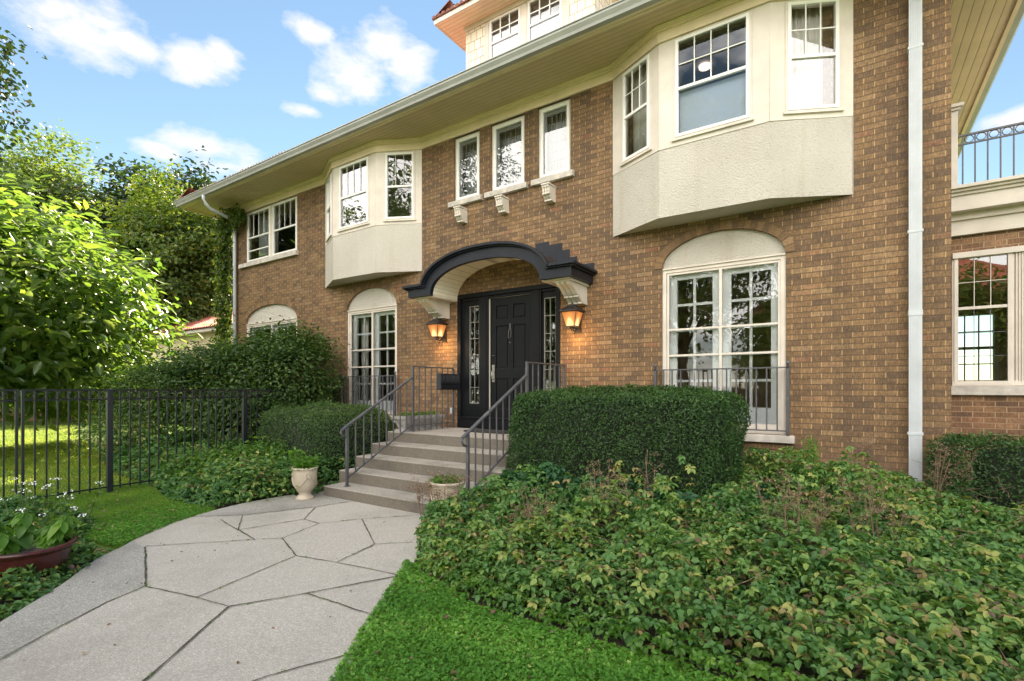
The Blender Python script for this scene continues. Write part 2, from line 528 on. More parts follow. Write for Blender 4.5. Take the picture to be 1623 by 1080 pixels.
M_SHRUB = leaf_mat('shrub_leaf', [(0, (0.045, 0.103, 0.020)), (0.6, (0.079, 0.169, 0.026)), (1, (0.158, 0.259, 0.036))], 0.35)
M_SHRUBD = leaf_mat('dark_shrub_leaf', [(0, (0.030, 0.066, 0.018)), (0.6, (0.052, 0.104, 0.024)), (1, (0.12, 0.17, 0.035))], 0.3, 0.4)
M_IVY = leaf_mat('vine_leaf', [(0, (0.03, 0.06, 0.014)), (0.6, (0.06, 0.10, 0.02)), (1, (0.14, 0.15, 0.025))], 0.4)
M_COVER = leaf_mat('cover_leaf', [(0, (0.048, 0.123, 0.038)), (0.3, (0.085, 0.188, 0.053)), (0.55, (0.140, 0.244, 0.062)),
                                  (0.74, (0.243, 0.322, 0.084)), (0.86, (0.328, 0.309, 0.100)), (0.93, (0.231, 0.162, 0.084)), (1, (0.103, 0.070, 0.051))], 0.28, 0.5)
M_COVERB = leaf_mat('blue_cover_leaf', [(0, (0.025, 0.083, 0.036)), (0.6, (0.045, 0.123, 0.050)), (1, (0.077, 0.180, 0.056))], 0.22, 0.5)
M_FRESH = leaf_mat('fresh_leaf', [(0, (0.06, 0.14, 0.02)), (0.6, (0.10, 0.22, 0.03)), (1, (0.16, 0.28, 0.04))], 0.4, 0.4)
M_FRESHD = leaf_mat('new_yew_growth', [(0, (0.05, 0.10, 0.02)), (1, (0.11, 0.17, 0.035))], 0.25, 0.5)
M_CLOV = leaf_mat('clover_leaf', [(0, (0.052, 0.160, 0.018)), (0.6, (0.098, 0.250, 0.029)), (0.95, (0.173, 0.356, 0.051)), (1, (0.328, 0.425, 0.114))], 0.3, 0.55)
M_GRASS = leaf_mat('grass_blade', [(0, (0.088, 0.180, 0.018)), (0.6, (0.136, 0.255, 0.026)), (1, (0.240, 0.315, 0.048))], 0.35, 0.5)
M_GRASSF = leaf_mat('sun_tinted_grass', [(0, (0.15, 0.24, 0.025)), (0.6, (0.21, 0.29, 0.04)), (1, (0.29, 0.33, 0.06))], 0.5, 0.5, (2.4, 2.2, 0.8))  # brighter grass copy; the far lawn's sunlight is put into its colour
M_DRYL = leaf_mat('dry_flower', [(0, (0.13, 0.075, 0.05)), (0.6, (0.24, 0.155, 0.11)), (1, (0.34, 0.25, 0.19))], 0.2, 0.8)


def ground_mat():
    m, nt, b = new_mat('lawn_ground')
    o = nt.nodes.new('ShaderNodeTexCoord').outputs['Object']
    n1 = noise(nt, 0.6, 5, 0.6, o)
    n2 = noise(nt, 40, 5, 0.7, o)
    c = ramp(nt, n1, [(0.3, (0.085, 0.15, 0.018)), (0.7, (0.14, 0.20, 0.026))])
    c = mixc(nt, 1.0, c, ramp(nt, n2, [(0.3, 0.55), (0.7, 1.4)]), 'MULTIPLY')
    nt.links.new(c, b.inputs['Base Color'])
    b.inputs['Roughness'].default_value = 0.9
    bump(nt, b, n2, 0.8, 0.03)
    return m


M_GROUND = ground_mat()


# ------------------------------------------------------------------ mesh builder
class MB:
    def __init__(s, M=None):
        s.v, s.f, s.uv, s.mi, s.r, s.sm = [], [], [], [], [], []
        s.M = M

    def face(s, pts, m=0, uv=None, r=0.0, smooth=False):
        pts = [Vector(p) for p in pts]
        if uv is None:
            n = Vector((0, 0, 0))
            for i in range(len(pts)):
                a, b_ = pts[i], pts[(i + 1) % len(pts)]
                n += a.cross(b_)
            ax = max(range(3), key=lambda k: abs(n[k]))
            uv = [((p.y, p.z) if ax == 0 else (p.x, p.z) if ax == 1 else (p.x, p.y)) for p in pts]
        i0 = len(s.v)
        for p in pts:
            s.v.append(s.M @ p if s.M else p)
        s.f.append(tuple(range(i0, i0 + len(pts))))
        s.uv.extend(uv)
        s.mi.append(m)
        s.r.append(r)
        s.sm.append(smooth)

    def box(s, x0, x1, y0, y1, z0, z1, m=0, r=0.0):
        if x0 > x1: x0, x1 = x1, x0
        if y0 > y1: y0, y1 = y1, y0
        if z0 > z1: z0, z1 = z1, z0
        P = lambda a, b, c: (a, b, c)
        s.face([P(x0, y0, z0), P(x1, y0, z0), P(x1, y0, z1), P(x0, y0, z1)], m, r=r)
        s.face([P(x1, y1, z0), P(x0, y1, z0), P(x0, y1, z1), P(x1, y1, z1)], m, r=r)
        s.face([P(x0, y1, z0), P(x0, y0, z0), P(x0, y0, z1), P(x0, y1, z1)], m, r=r)
        s.face([P(x1, y0, z0), P(x1, y1, z0), P(x1, y1, z1), P(x1, y0, z1)], m, r=r)
        s.face([P(x0, y0, z1), P(x1, y0, z1), P(x1, y1, z1), P(x0, y1, z1)], m, r=r)
        s.face([P(x0, y1, z0), P(x1, y1, z0), P(x1, y0, z0), P(x0, y0, z0)], m, r=r)

    def pane(s, x0, x1, y, z0, z1, m=0):
        s.face([(x0, y, z0), (x1, y, z0), (x1, y, z1), (x0, y, z1)], m)

    def frame(s, x0, x1, z0, z1, w, y0, y1, m=0, wb=None, wt=None):
        wb = wb or w
        wt = wt or w
        s.box(x0, x0 + w, y0, y1, z0, z1, m)
        s.box(x1 - w, x1, y0, y1, z0, z1, m)
        s.box(x0 + w, x1 - w, y0, y1, z0, z0 + wb, m)
        s.box(x0 + w, x1 - w, y0, y1, z1 - wt, z1, m)

    def prism(s, poly, axis, a, b, m=0, holes=None, caps=True, ms=None):
        """poly of 2D points extruded from a to b along axis"""
        def mk(p, t):
            return (p[0], t, p[1]) if axis == 'y' else (t, p[0], p[1]) if axis == 'x' else (p[0], p[1], t)
        loops = [poly] + (holes or [])
        if caps:
            fl = [p for l in loops for p in l]
            tri = tessellate_polygon([[Vector((p[0], p[1], 0)) for p in l] for l in loops])
            for t in tri:
                s.face([mk(fl[i], a) for i in t], m)
                s.face([mk(fl[i], b) for i in reversed(t)], m)
        for l in loops:
            for i in range(len(l)):
                p, q = l[i], l[(i + 1) % len(l)]
                s.face([mk(p, a), mk(q, a), mk(q, b), mk(p, b)], m if ms is None else ms)

    def tube(s, pts, r, n=8, m=0, smooth=True):
        pts = [Vector(p) for p in pts]
        rs = r if isinstance(r, (list, tuple)) else [r] * len(pts)
        rings = []
        up = Vector((0.03, 0.02, 1)).normalized()
        for i, p in enumerate(pts):
            d_ = (pts[min(i + 1, len(pts) - 1)] - pts[max(i - 1, 0)])
            if d_.length < 1e-9:
                d_ = Vector((0, 0, 1))
            d_.normalize()
            ref = up if abs(d_.dot(up)) < 0.95 else Vector((1, 0, 0))
            a = d_.cross(ref).normalized()
            b = d_.cross(a).normalized()
            rings.append([p + a * rs[i] * math.cos(t * 2 * math.pi / n) + b * rs[i] * math.sin(t * 2 * math.pi / n) for t in range(n)])
        for i in range(len(rings) - 1):
            for t in range(n):
                s.face([rings[i][t], rings[i][(t + 1) % n], rings[i + 1][(t + 1) % n], rings[i + 1][t]], m, smooth=smooth)
        s.face(list(reversed(rings[0])), m)
        s.face(rings[-1], m)

    def lathe(s, prof, c=(0, 0, 0), n=24, m=0, smooth=True, sq=None):
        for i in range(len(prof) - 1):
            (r0, z0), (r1, z1) = prof[i], prof[i + 1]
            for t in range(n):
                a0, a1 = 2 * math.pi * t / n, 2 * math.pi * (t + 1) / n
                q = [(c[0] + r * math.cos(a), c[1] + r * math.sin(a), c[2] + z) for (r, z, a) in
                     ((r0, z0, a0), (r0, z0, a1), (r1, z1, a1), (r1, z1, a0))]
                if r0 < 1e-6: q = [q[0], q[2], q[3]]
                elif r1 < 1e-6: q = [q[0], q[1], q[2]]
                s.face(q, m, smooth=smooth)

    def build(s, name, mats, parent=None, bevel=0.0, merge=True):
        me = bpy.data.meshes.new(name)
        me.from_pydata([tuple(p) for p in s.v], [], s.f)
        if not isinstance(mats, (list, tuple)):
            mats = [mats]
        for m in mats:
            me.materials.append(m)
        me.polygons.foreach_set('material_index', s.mi)
        me.polygons.foreach_set('use_smooth', s.sm)
        ul = me.uv_layers.new(name='UVMap')
        ul.data.foreach_set('uv', np.array(s.uv, dtype=np.float32).ravel())
        at = me.attributes.new('rnd', 'FLOAT', 'FACE')
        at.data.foreach_set('value', np.array(s.r, dtype=np.float32))
        if merge:
            import bmesh
            bm = bmesh.new()
            bm.from_mesh(me)
            bmesh.ops.remove_doubles(bm, verts=bm.verts, dist=0.00005)
            bm.to_mesh(me)
            bm.free()
        me.update()
        o = bpy.data.objects.new(name, me)
        col.objects.link(o)
        if parent:
            o.parent = parent
        if bevel:
            bv = o.modifiers.new('bevel', 'BEVEL')
            bv.width = bevel
            bv.segments = 2
            bv.limit_method = 'ANGLE'
            bv.angle_limit = R(35)
        return o


def tag(o, label=None, cat=None, group=None, kind=None):
    if label: o['label'] = label
    if cat: o['category'] = cat
    if group: o['group'] = group
    if kind: o['kind'] = kind
    return o


def empty(name, loc, label=None, cat=None, group=None, rz=0.0):
    o = bpy.data.objects.new(name, None)
    col.objects.link(o)
    o.location = loc
    o.rotation_euler = (0, 0, rz)
    o.empty_display_size = 0.2
    return tag(o, label, cat, group)


def keep(o, parent):
    """parent an object whose mesh is in world coordinates"""
    o.parent = parent
    o.location = -Vector(parent.location)
    return o


def local(root):
    return Matrix.Translation(-Vector(root.location))


# ---- leaves -------------------------------------------------------
def unit(a):
    return a / (np.linalg.norm(a, axis=-1, keepdims=True) + 1e-9)


def leaf_object(name, P, N, S, mat, parent=None, T=None, aspect=0.55, fold=0.18, rnd=None, rng=None, droop=0.12, world=True, three=False):
    n = len(P)
    P = np.asarray(P, float)
    N = unit(np.asarray(N, float))
    if T is None:
        T = rng.normal(size=(n, 3))
    T = unit(T - (T * N).sum(1, keepdims=True) * N)
    B = np.cross(N, T)
    S = np.asarray(S, float).reshape(-1, 1) * np.ones((n, 1))
    if rnd is None:
        rnd = rng.random(n)
    if three:
        lay = [(0, 0, 0), (0.6, 0.5, fold), (1.0, 0, -droop), (0.6, -0.5, fold)]
        faces = [(0, 1, 2), (0, 2, 3)]
    else:
        lay = [(0, 0, 0), (0.32, 0.46, fold), (0.72, 0.34, fold * 0.6), (1.0, 0, -droop), (0.72, -0.34, fold * 0.6), (0.32, -0.46, fold)]
        faces = [(0, 1, 2, 3), (0, 3, 4, 5)]
    k = len(lay)
    V = np.empty((n, k, 3))
    for i, (t, b_, h) in enumerate(lay):
        V[:, i] = P + S * (T * t + B * (b_ * aspect) + N * (h * aspect))
    V = V.reshape(-1, 3)
    if parent is not None and world:
        V = V - np.array(parent.location)
    fl = len(faces[0])
    F = np.array(faces, dtype=np.int32)[None] + (np.arange(n, dtype=np.int32) * k)[:, None, None]
    F = F.reshape(-1)
    npoly = n * len(faces)
    me = bpy.data.meshes.new(name)
    me.vertices.add(len(V))
    me.vertices.foreach_set('co', V.astype(np.float32).ravel())
    me.loops.add(len(F))
    me.loops.foreach_set('vertex_index', F)
    me.polygons.add(npoly)
    me.polygons.foreach_set('loop_start', np.arange(npoly, dtype=np.int32) * fl)
    me.polygons.foreach_set('loop_total', np.full(npoly, fl, dtype=np.int32))
    at = me.attributes.new('rnd', 'FLOAT', 'POINT')
    at.data.foreach_set('value', np.repeat(np.clip(rnd, 0, 1), k).astype(np.float32))
    me.materials.append(mat)
    me.update(calc_edges=True)
    o = bpy.data.objects.new(name, me)
    col.objects.link(o)
    if parent is not None:
        o.parent = parent
    return o


def superbox(n, a, b, c, p, rng, top=True):
    """points on a rounded box, with outward normals"""
    areas = np.array([b * c, b * c, a * c, a * c, a * b, a * b])
    if top: areas[5] = 0.0001
    k = rng.choice(6, n, p=areas / areas.sum())
    q = rng.uniform(-1, 1, (n, 3))
    for f, (ax, sg) in enumerate(((0, 1), (0, -1), (1, 1), (1, -1), (2, 1), (2, -1))):
        q[k == f, ax] = sg
    r = (np.abs(q) ** p).sum(1) ** (1 / p)
    q = q / r[:, None]
    g = np.sign(q) * np.abs(q) ** (p - 1) / np.array([a, b, c])
    return q * np.array([a, b, c]), unit(g)


def lump(P, sc_, amp, seed):
    """cheap smooth 3-D noise"""
    r = np.random.default_rng(seed)
    out = np.zeros(len(P))
    for i in range(5):
        w = r.normal(size=3) * sc_ * (1 + 0.5 * i)
        out += np.sin(P @ w + r.uniform(0, 6.3)) / (1 + 0.5 * i)
    return out * amp / 2.2


# ==================================================================
#  GROUND
# ==================================================================
def sstep(t):
    t = np.clip(t, 0, 1)
    return t * t * (3 - 2 * t)


def gh(x, y):
    x = np.asarray(x, float); y = np.asarray(y, float)
    r = 0.20 * sstep((y + 4.0) / 3.6) * sstep((x + 3.7) / 0.5)
    l = 0.14 * sstep((y + 3.6) / 3.0) * sstep((-6.3 - x) / 0.4) * sstep((x + 13.5) / 3.0)
    return r + l


def make_ground():
    xs = np.unique(np.concatenate([np.linspace(-400, -20, 9), np.arange(-20, 6.01, 0.25), np.linspace(6, 400, 9)]))
    ys = np.unique(np.concatenate([np.linspace(-400, -9, 9), np.arange(-9, 3.01, 0.25), np.linspace(3, 400, 9)]))
    X, Y = np.meshgrid(xs, ys)
    Z = gh(X, Y)
    V = np.stack([X, Y, Z], -1).reshape(-1, 3)
    nx = len(xs)
    F = [(j * nx + i, j * nx + i + 1, (j + 1) * nx + i + 1, (j + 1) * nx + i) for j in range(len(ys) - 1) for i in range(nx - 1)]
    me = bpy.data.meshes.new('ground')
    me.from_pydata(V.tolist(), [], F)
    me.materials.append(M_GROUND)
    me.polygons.foreach_set('use_smooth', [True] * len(F))
    o = bpy.data.objects.new('ground', me)
    col.objects.link(o)
    tag(o, kind='structure')


make_ground()

EDGE_L = [(-1.9, -9.5), (-3.1, -7.5), (-3.9, -6.75), (-4.48, -6.24), (-4.98, -5.8), (-5.42, -5.48), (-5.69, -5.18), (-5.95, -4.94), (-6.24, -4.56), (-6.45, -4.03), (-6.55, -3.45), (-6.45, -2.6), (-6.3, -2.2)]
EDGE_R = [(-3.6, -2.3), (-3.95, -2.6), (-3.98, -2.9), (-3.68, -3.3), (-3.4, -3.62), (-3.16, -3.9), (-2.97, -4.22), (-2.69, -4.67), (-2.45, -5.05), (-2.28, -5.27), (-1.95, -5.75), (-1.4, -6.6), (-0.3, -9.5)]


def smooth_line(pts, k=6):
    out = []
    for i in range(len(pts) - 1):
        p0 = pts[max(i - 1, 0)]; p1 = pts[i]; p2 = pts[i + 1]; p3 = pts[min(i + 2, len(pts) - 1)]
        for j in range(k):
            t = j / k
            out.append(tuple(0.5 * ((2 * p1[a]) + (-p0[a] + p2[a]) * t + (2 * p0[a] - 5 * p1[a] + 4 * p2[a] - p3[a]) * t * t +
                                    (-p0[a] + 3 * p1[a] - 3 * p2[a] + p3[a]) * t ** 3) for a in range(2)))
    out.append(pts[-1])
    return out


EL = smooth_line(EDGE_L)
ER = smooth_line(EDGE_R)


def make_walk():
    mb = MB()
    mb.prism(EL + ER, 'z', -0.10, 0.022, 0)
    o = mb.build('footpath', [M_WALK], bevel=0.006)
    tag(o, kind='structure')
    # the older darker slabs along the left border and at the foot of the steps
    mb = MB()
    mb.prism([(-5.46, -5.09), (-4.42, -5.47), (-4.3, -5.72), (-4.1, -6.05), (-3.89, -6.34), (-3.7, -6.9)] + [p for p in EL if p[0] < -3.4 and p[1] < -5.05 and p[1] > -7.2], 'z', 0.0, 0.026, 0)
    mb.prism([(-5.91, -3.95), (-5.58, -3.22), (-5.45, -2.7), (-6.3, -2.65), (-6.46, -3.0), (-6.52, -3.5), (-6.42, -4.0), (-6.33, -4.3)], 'z', 0.0, 0.026, 0)
    o = mb.build('footpath_border', [M_WALKD])
    tag(o, kind='structure')
    J = [[(-5.48, -5.08), (-4.39, -5.48)], [(-4.39, -5.48), (-4.28, -5.75), (-4.07, -6.07), (-3.86, -6.34), (-3.6, -6.9)],
         [(-4.39, -5.48), (-3.85, -5.37), (-3.51, -5.32)], [(-3.51, -5.32), (-3.0, -5.97), (-2.6, -6.6)], [(-3.85, -5.37), (-4.09, -4.44)],
         [(-5.51, -5.08), (-4.86, -4.38)], [(-5.91, -4.19), (-4.86, -4.38)], [(-4.86, -4.38), (-4.68, -4.21)], [(-4.68, -4.21), (-4.86, -3.66)],
         [(-4.68, -4.21), (-4.09, -4.44)], [(-4.86, -3.66), (-5.16, -3.65)], [(-5.16, -3.65), (-5.58, -3.2)], [(-5.34, -4.29), (-5.16, -3.65)],
         [(-4.86, -3.66), (-4.63, -3.27), (-4.37, -2.97), (-4.17, -2.72)], [(-4.63, -3.27), (-3.77, -3.83)], [(-3.77, -3.83), (-3.64, -4.35)],
         [(-4.09, -4.44), (-3.64, -4.35), (-2.97, -4.26)], [(-3.77, -3.83), (-3.52, -3.58)], [(-2.97, -4.26), (-3.27, -4.89), (-3.51, -5.32)],
         [(-3.27, -4.89), (-2.57, -4.86)], [(-2.30, -5.22), (-2.5, -5.64), (-2.55, -6.0)], [(-6.35, -4.3), (-5.93, -3.93), (-5.58, -3.2), (-5.46, -2.72)],
         [(-5.93, -3.93), (-5.34, -4.29)]]
    rg = np.random.default_rng(3)
    mb = MB()
    for k, pl in enumerate(J):
        pts = []
        for i in range(len(pl) - 1):
            a, b = np.array(pl[i]), np.array(pl[i + 1])
            nseg = max(2, int(np.hypot(*(b - a)) / 0.07))
            for j in range(nseg):
                pts.append(a + (b - a) * j / nseg + rg.normal(size=2) * 0.0025)
        pts.append(np.array(pl[-1]))
        w0 = 0.0045 if k % 3 else 0.0065
        zz = 0.0285 + 0.0006 * (k % 4)
        prev = None
        for i, p in enumerate(pts):
            dd = pts[min(i + 1, len(pts) - 1)] - pts[max(i - 1, 0)]
            dd = dd / (np.hypot(*dd) + 1e-9)
            nn = np.array([-dd[1], dd[0]]) * w0 * rg.uniform(0.55, 1.3)
            cur = (p + nn, p - nn)
            if prev is not None:
                mb.face([(*prev[1], zz), (*cur[1], zz), (*cur[0], zz), (*prev[0], zz)])
            prev = cur
    o = mb.build('path_joints', [M_JOINT])
    tag(o, kind='structure')
    P = []
    for pl in J:
        for i in range(len(pl) - 1):
            a, b = np.array(pl[i]), np.array(pl[i + 1])
            for _ in range(int(np.hypot(*(b - a)) * 9)):
                if rg.random() < .55:
                    c = a + (b - a) * rg.random() + rg.normal(size=2) * .004
                    P.append(np.array([c[0], c[1], .029]) + rg.normal(size=(int(rg.integers(3, 14)), 3)) * [.009, .009, .0015])
    P = np.concatenate(P)
    o = leaf_object('joint_weeds', P, rg.normal(size=P.shape) * .6 + [0, 0, 1], rg.uniform(.005, .014, len(P)), M_GRASS, rng=rg, three=True)
    tag(o, 'tiny moss and weed tufts growing in the joints of the path', 'weeds', kind='stuff')


make_walk()

BED_R = [(-4.0, -2.75), (-3.9, -3.05), (-3.62, -3.38), (-3.35, -3.68), (-3.08, -3.95), (-2.75, -4.12), (-2.18, -4.3), (-1.7, -4.33), (-1.24, -4.3), (-0.86, -4.3), (-0.41, -4.3), (0.6, -4.6), (2.2, -4.7), (4.5, -4.0), (4.5, 1.2), (0.9, 1.2), (0.9, -0.02), (-3.39, -0.02), (-3.39, -2.75)]
BED_L = [(-6.1, -2.72), (-6.5, -3.0), (-6.62, -3.45), (-6.55, -3.95), (-7.5, -4.02), (-8.3, -3.85), (-9.3, -3.7), (-10.6, -3.6), (-12.5, -3.2), (-14.5, -2.6), (-14.5, -0.02), (-6.35, -0.02), (-6.35, -2.7)]
BED_P = [(-4.0, -6.75), (-4.50, -6.26), (-5.0, -5.82), (-5.42, -5.5), (-5.62, -5.3), (-5.75, -5.38), (-6.3, -5.3), (-7.0, -5.0), (-7.9, -5.0), (-8.6, -5.3), (-8.6, -8.0), (-4.8, -8.0)]


def bed(name, poly):
    # soil drapes over the ground
    xs = [p[0] for p in poly]; ys = [p[1] for p in poly]
    mb = MB()
    st = 0.2
    x = min(xs)
    from math import floor
    def inside(px, py):
        c = False
        for i in range(len(poly)):
            x1, y1 = poly[i]; x2, y2 = poly[i - 1]
            if (y1 > py) != (y2 > py) and px < (x2 - x1) * (py - y1) / (y2 - y1) + x1:
                c = not c
        return c
    while x < max(xs):
        y = min(ys)
        while y < max(ys):
            if inside(x + st / 2, y + st / 2):
                q = [(x, y), (x + st, y), (x + st, y + st), (x, y + st)]
                mb.face([(a, b, float(gh(a, b)) + 0.006) for a, b in q], smooth=True)
            y += st
        x += st
    o = mb.build(name, [M_SOIL])
    tag(o, kind='structure')
    return inside


in_R = bed('bed_soil', BED_R)
in_L = bed('bed_soil', BED_L)
in_P = bed('bed_soil', BED_P)


def in_poly(P, poly):
    c = np.zeros(len(P), bool)
    x, y = P[:, 0], P[:, 1]
    for i in range(len(poly)):
        x1, y1 = poly[i]; x2, y2 = poly[i - 1]
        if y1 == y2: continue
        m = ((y1 > y) != (y2 > y)) & (x < (x2 - x1) * (y - y1) / (y2 - y1) + x1)
        c ^= m
    return c


# ==================================================================
#  HOUSE
# ==================================================================
house = empty('brick_house', (-6.35, 0, 0), 'large brown brick two storey house with cream bays, black arched entrance and right wing', 'house')
HM = local(house)
XL, XR, YB, ZT = -13.58, 0.87, 9.8, 6.28


def hb():
    return MB(HM)


def ell(cx, a, zb, b, n=20, t0=0.0, t1=math.pi, p=2.0):
    out = []
    for i in range(n + 1):
        t = t0 + (t1 - t0) * i / n
        c, s_ = math.cos(t), math.sin(t)
        out.append((cx + a * math.copysign(abs(c) ** (2 / p), c), zb + b * abs(s_) ** (2 / p)))
    return out


ARCH = [(-13.12, -10.87), (-9.06, -7.53), (-2.23, -0.69)]     # arched openings
SILLZ, SPR, APX = 0.93, 3.19, 3.60
holes = []
for a, b in ARCH:
    c, w = (a + b) / 2, (b - a) / 2
    holes.append([(a, SILLZ), (b, SILLZ)] + ell(c, w, SPR, APX - SPR, 22))
holes.append([(-5.96, 0.80), (-3.85, 0.80), (-3.85, 3.2), (-5.96, 3.2)])
holes.append([(-13.11, 4.75), (-10.87, 4.75), (-10.87, 6.08), (-13.11, 6.08)])
WIN3 = [(-6.05, -5.46), (-5.22, -4.52), (-4.27, -3.67)]
for a, b in WIN3:
    holes.append([(a, 4.90), (b, 4.90), (b, 6.08), (a, 6.08)])
BAYS = [(-9.80, -6.85), (-2.96, 0.0)]
for a, b in BAYS:
    holes.append([(a + .3, 4.3), (b - .3, 4.3), (b - .3, 6.2), (a + .3, 6.2)])
mb = hb()
mb.prism([(XL, -0.2), (XR, -0.2), (XR, ZT), (XL, ZT)], 'y', 0.0, 0.24, 0, holes)
mb.build('front_wall', [M_BRICK], house)
mb = hb()
mb.box(XL, XL + .24, 0.241, YB, -0.2, ZT)
mb.build('side_wall', [M_BRICK], house)
mb = hb()
mb.box(XR - .24, XR, 0.241, 1.34, -0.2, ZT)
mb.box(XR - .24, XR, 1.341, YB, -0.2, 0.6)
mb.box(XR - .24, XR, 1.341, YB, 3.3, ZT)
mb.build('side_wall', [M_BRICK], house)
mb = hb()
mb.box(XL, XR, YB, YB + .24, -0.2, ZT)
mb.build('back_wall', [M_BRICK], house)
# interior
mb = hb()
mb.box(XL + .26, XR - .26, 4.2, 4.3, 0.7, 6.5, 0)
mb.box(XL + .245, XR - .26, 0.245, 4.19, 0.74, 0.79, 1)
mb.box(XL + .245, XR - .26, 0.245, 4.19, 3.68, 3.82, 2)
mb.box(XL + .245, XR - .26, 0.245, 4.19, 6.38, 6.45, 2)
for x in (-10.3, -6.5, -3.4):
    mb.box(x, x + .1, 0.245, 4.19, 3.83, 6.37, 3)
    mb.box(x, x + .1, 0.245, 4.19, 0.80, 3.67, 0)
mb.build('interior', [M_PLASTER, M_FLOOR, M_CEIL, M_PLASTG], house)

# rowlock arches of single bricks
def arch_ring(cx, a, zb, b, t=0.105, y0=-0.012, y1=0.05, bw=0.072, t0=-0.0, base=0.0):
    mb = hb()
    n = 200
    pts = ell(cx, a, zb, b, n)
    L_ = [0]
    for i in range(n):
        L_.append(L_[-1] + math.dist(pts[i], pts[i + 1]))
    nb = int(L_[-1] / bw)
    def at(s_):
        s_ = max(0, min(L_[-1], s_))
        j = next((i for i in range(n) if L_[i + 1] >= s_), n - 1)
        f = (s_ - L_[j]) / (L_[j + 1] - L_[j] + 1e-9)
        p = (pts[j][0] + f * (pts[j + 1][0] - pts[j][0]), pts[j][1] + f * (pts[j + 1][1] - pts[j][1]))
        nx, nz = (p[0] - cx) / a ** 2, (p[1] - zb) / b ** 2
        l = math.hypot(nx, nz)
        return p, (nx / l, nz / l)
    for k in range(nb):
        g = 0.0035
        s0, s1 = L_[-1] * k / nb + g, L_[-1] * (k + 1) / nb - g
        (p, n0), (q, n1) = at(s0), at(s1)
        tt = t * random.uniform(0.97, 1.03)
        poly = [p, q, (q[0] + n1[0] * tt, q[1] + n1[1] * tt), (p[0] + n0[0] * tt, p[1] + n0[1] * tt)]
        i0 = len(mb.r)
        mb.prism(poly, 'y', y0 + random.uniform(-.002, .002), y1)
        rv = random.random()
        for i in range(i0, len(mb.r)): mb.r[i] = rv
    mb.build('brick_arch', [M_ARCH], house)
    # mortar bed behind
    mb = hb()
    inn = ell(cx, a + 0.001, zb, b + 0.001, 40); outr = ell(cx, a + t, zb, b + t, 40)
    mb.prism(inn + outr[::-1], 'y', -0.004, 0.03)
    mb.build('arch_mortar', [paint_mort], house)


paint_mort = paint('arch_mortar', (0.2, 0.13, 0.08), 0.9, 0.2, 60, 0.5, 0.003)
for a, b in ARCH:
    arch_ring((a + b) / 2, (b - a) / 2, SPR, APX - SPR)
arch_ring(-4.885, 1.02, 3.2, 0.42, 0.10)


def pane_grid(mb, x0, x1, z0, z1, cols, rows, t, y0, y1, m=0):
    for i in range(1, cols):
        x = x0 + (x1 - x0) * i / cols
        mb.box(x - t / 2, x + t / 2, y0, y1, z0, z1, m)
    for j in range(1, rows):
        z = z0 + (z1 - z0) * j / rows
        mb.box(x0, x1, y0 + 0.0013, y1 - 0.0013, z - t / 2, z + t / 2, m)


def french(a, b, first):
    """arched french window: stucco tympanum, storm frame outside, white french doors inside"""
    c, w = (a + b) / 2, (b - a) / 2
    mb = hb()
    e = ell(c, w - 0.001, SPR, APX - SPR - .001, 22)
    mb.prism([(a, 3.172), (b, 3.172)] + e, 'y', 0.045, 0.12, 0)
    ty = mb.build('tympanum', [M_STUC], house)
    mb = hb()
    mb.frame(a, b, SILLZ, 3.17, 0.055, 0.02, 0.12, 0, wb=0.09, wt=0.05)
    mb.box(a + .004, b - .004, 0.0, 0.05, 3.165, 3.185, 0)
    wf = mb.build('french_window', [M_CREAM], house, bevel=0.004)
    mb = hb()
    x0, x1, z0, z1 = a + .057, b - .057, SILLZ + .09, 3.12
    mb.frame(x0, x1, z0, z1, 0.032, 0.032, 0.068, 0)
    mid = (x0 + x1) / 2
    mb.box(mid - .018, mid + .018, 0.03, 0.07, z0 + .03, z1 - .03)
    for z in (2.325, 1.965):
        mb.box(x0 + .03, x1 - .03, 0.034, 0.066, z - .013, z + .013)
    s_ = mb.build('storm_sash', [M_CREAM], wf, bevel=0.002)
    mb = hb()
    mb.pane(x0 + .02, x1 - .02, 0.05, z0 + .02, z1 - .02)
    mb.build('glass', [M_GLASSF], wf)
    # inner doors
    mb = hb()
    zb, zt = SILLZ + .03, 3.10
    for (u0, u1) in ((a + .06, mid - .002), (mid + .002, b - .06)):
        st = 0.115
        mb.frame(u0, u1, zb, zt, st, 0.115, 0.155, 0, wb=0.30, wt=0.075)
        pane_grid(mb, u0 + st, u1 - st, zb + .30, zt - .075, 2, 5, 0.035, 0.12, 0.15, 0)
    mb.build('inner_door', [M_WHITEB], wf, bevel=0.003)
    mb = hb()
    mb.box(a - .11, b + .10, -0.085, 0.02, SILLZ - .095, SILLZ - .002)
    mb.build('sill', [M_STONE], house, bevel=0.006)


for i, (a, b) in enumerate(ARCH):
    french(a, b, i)


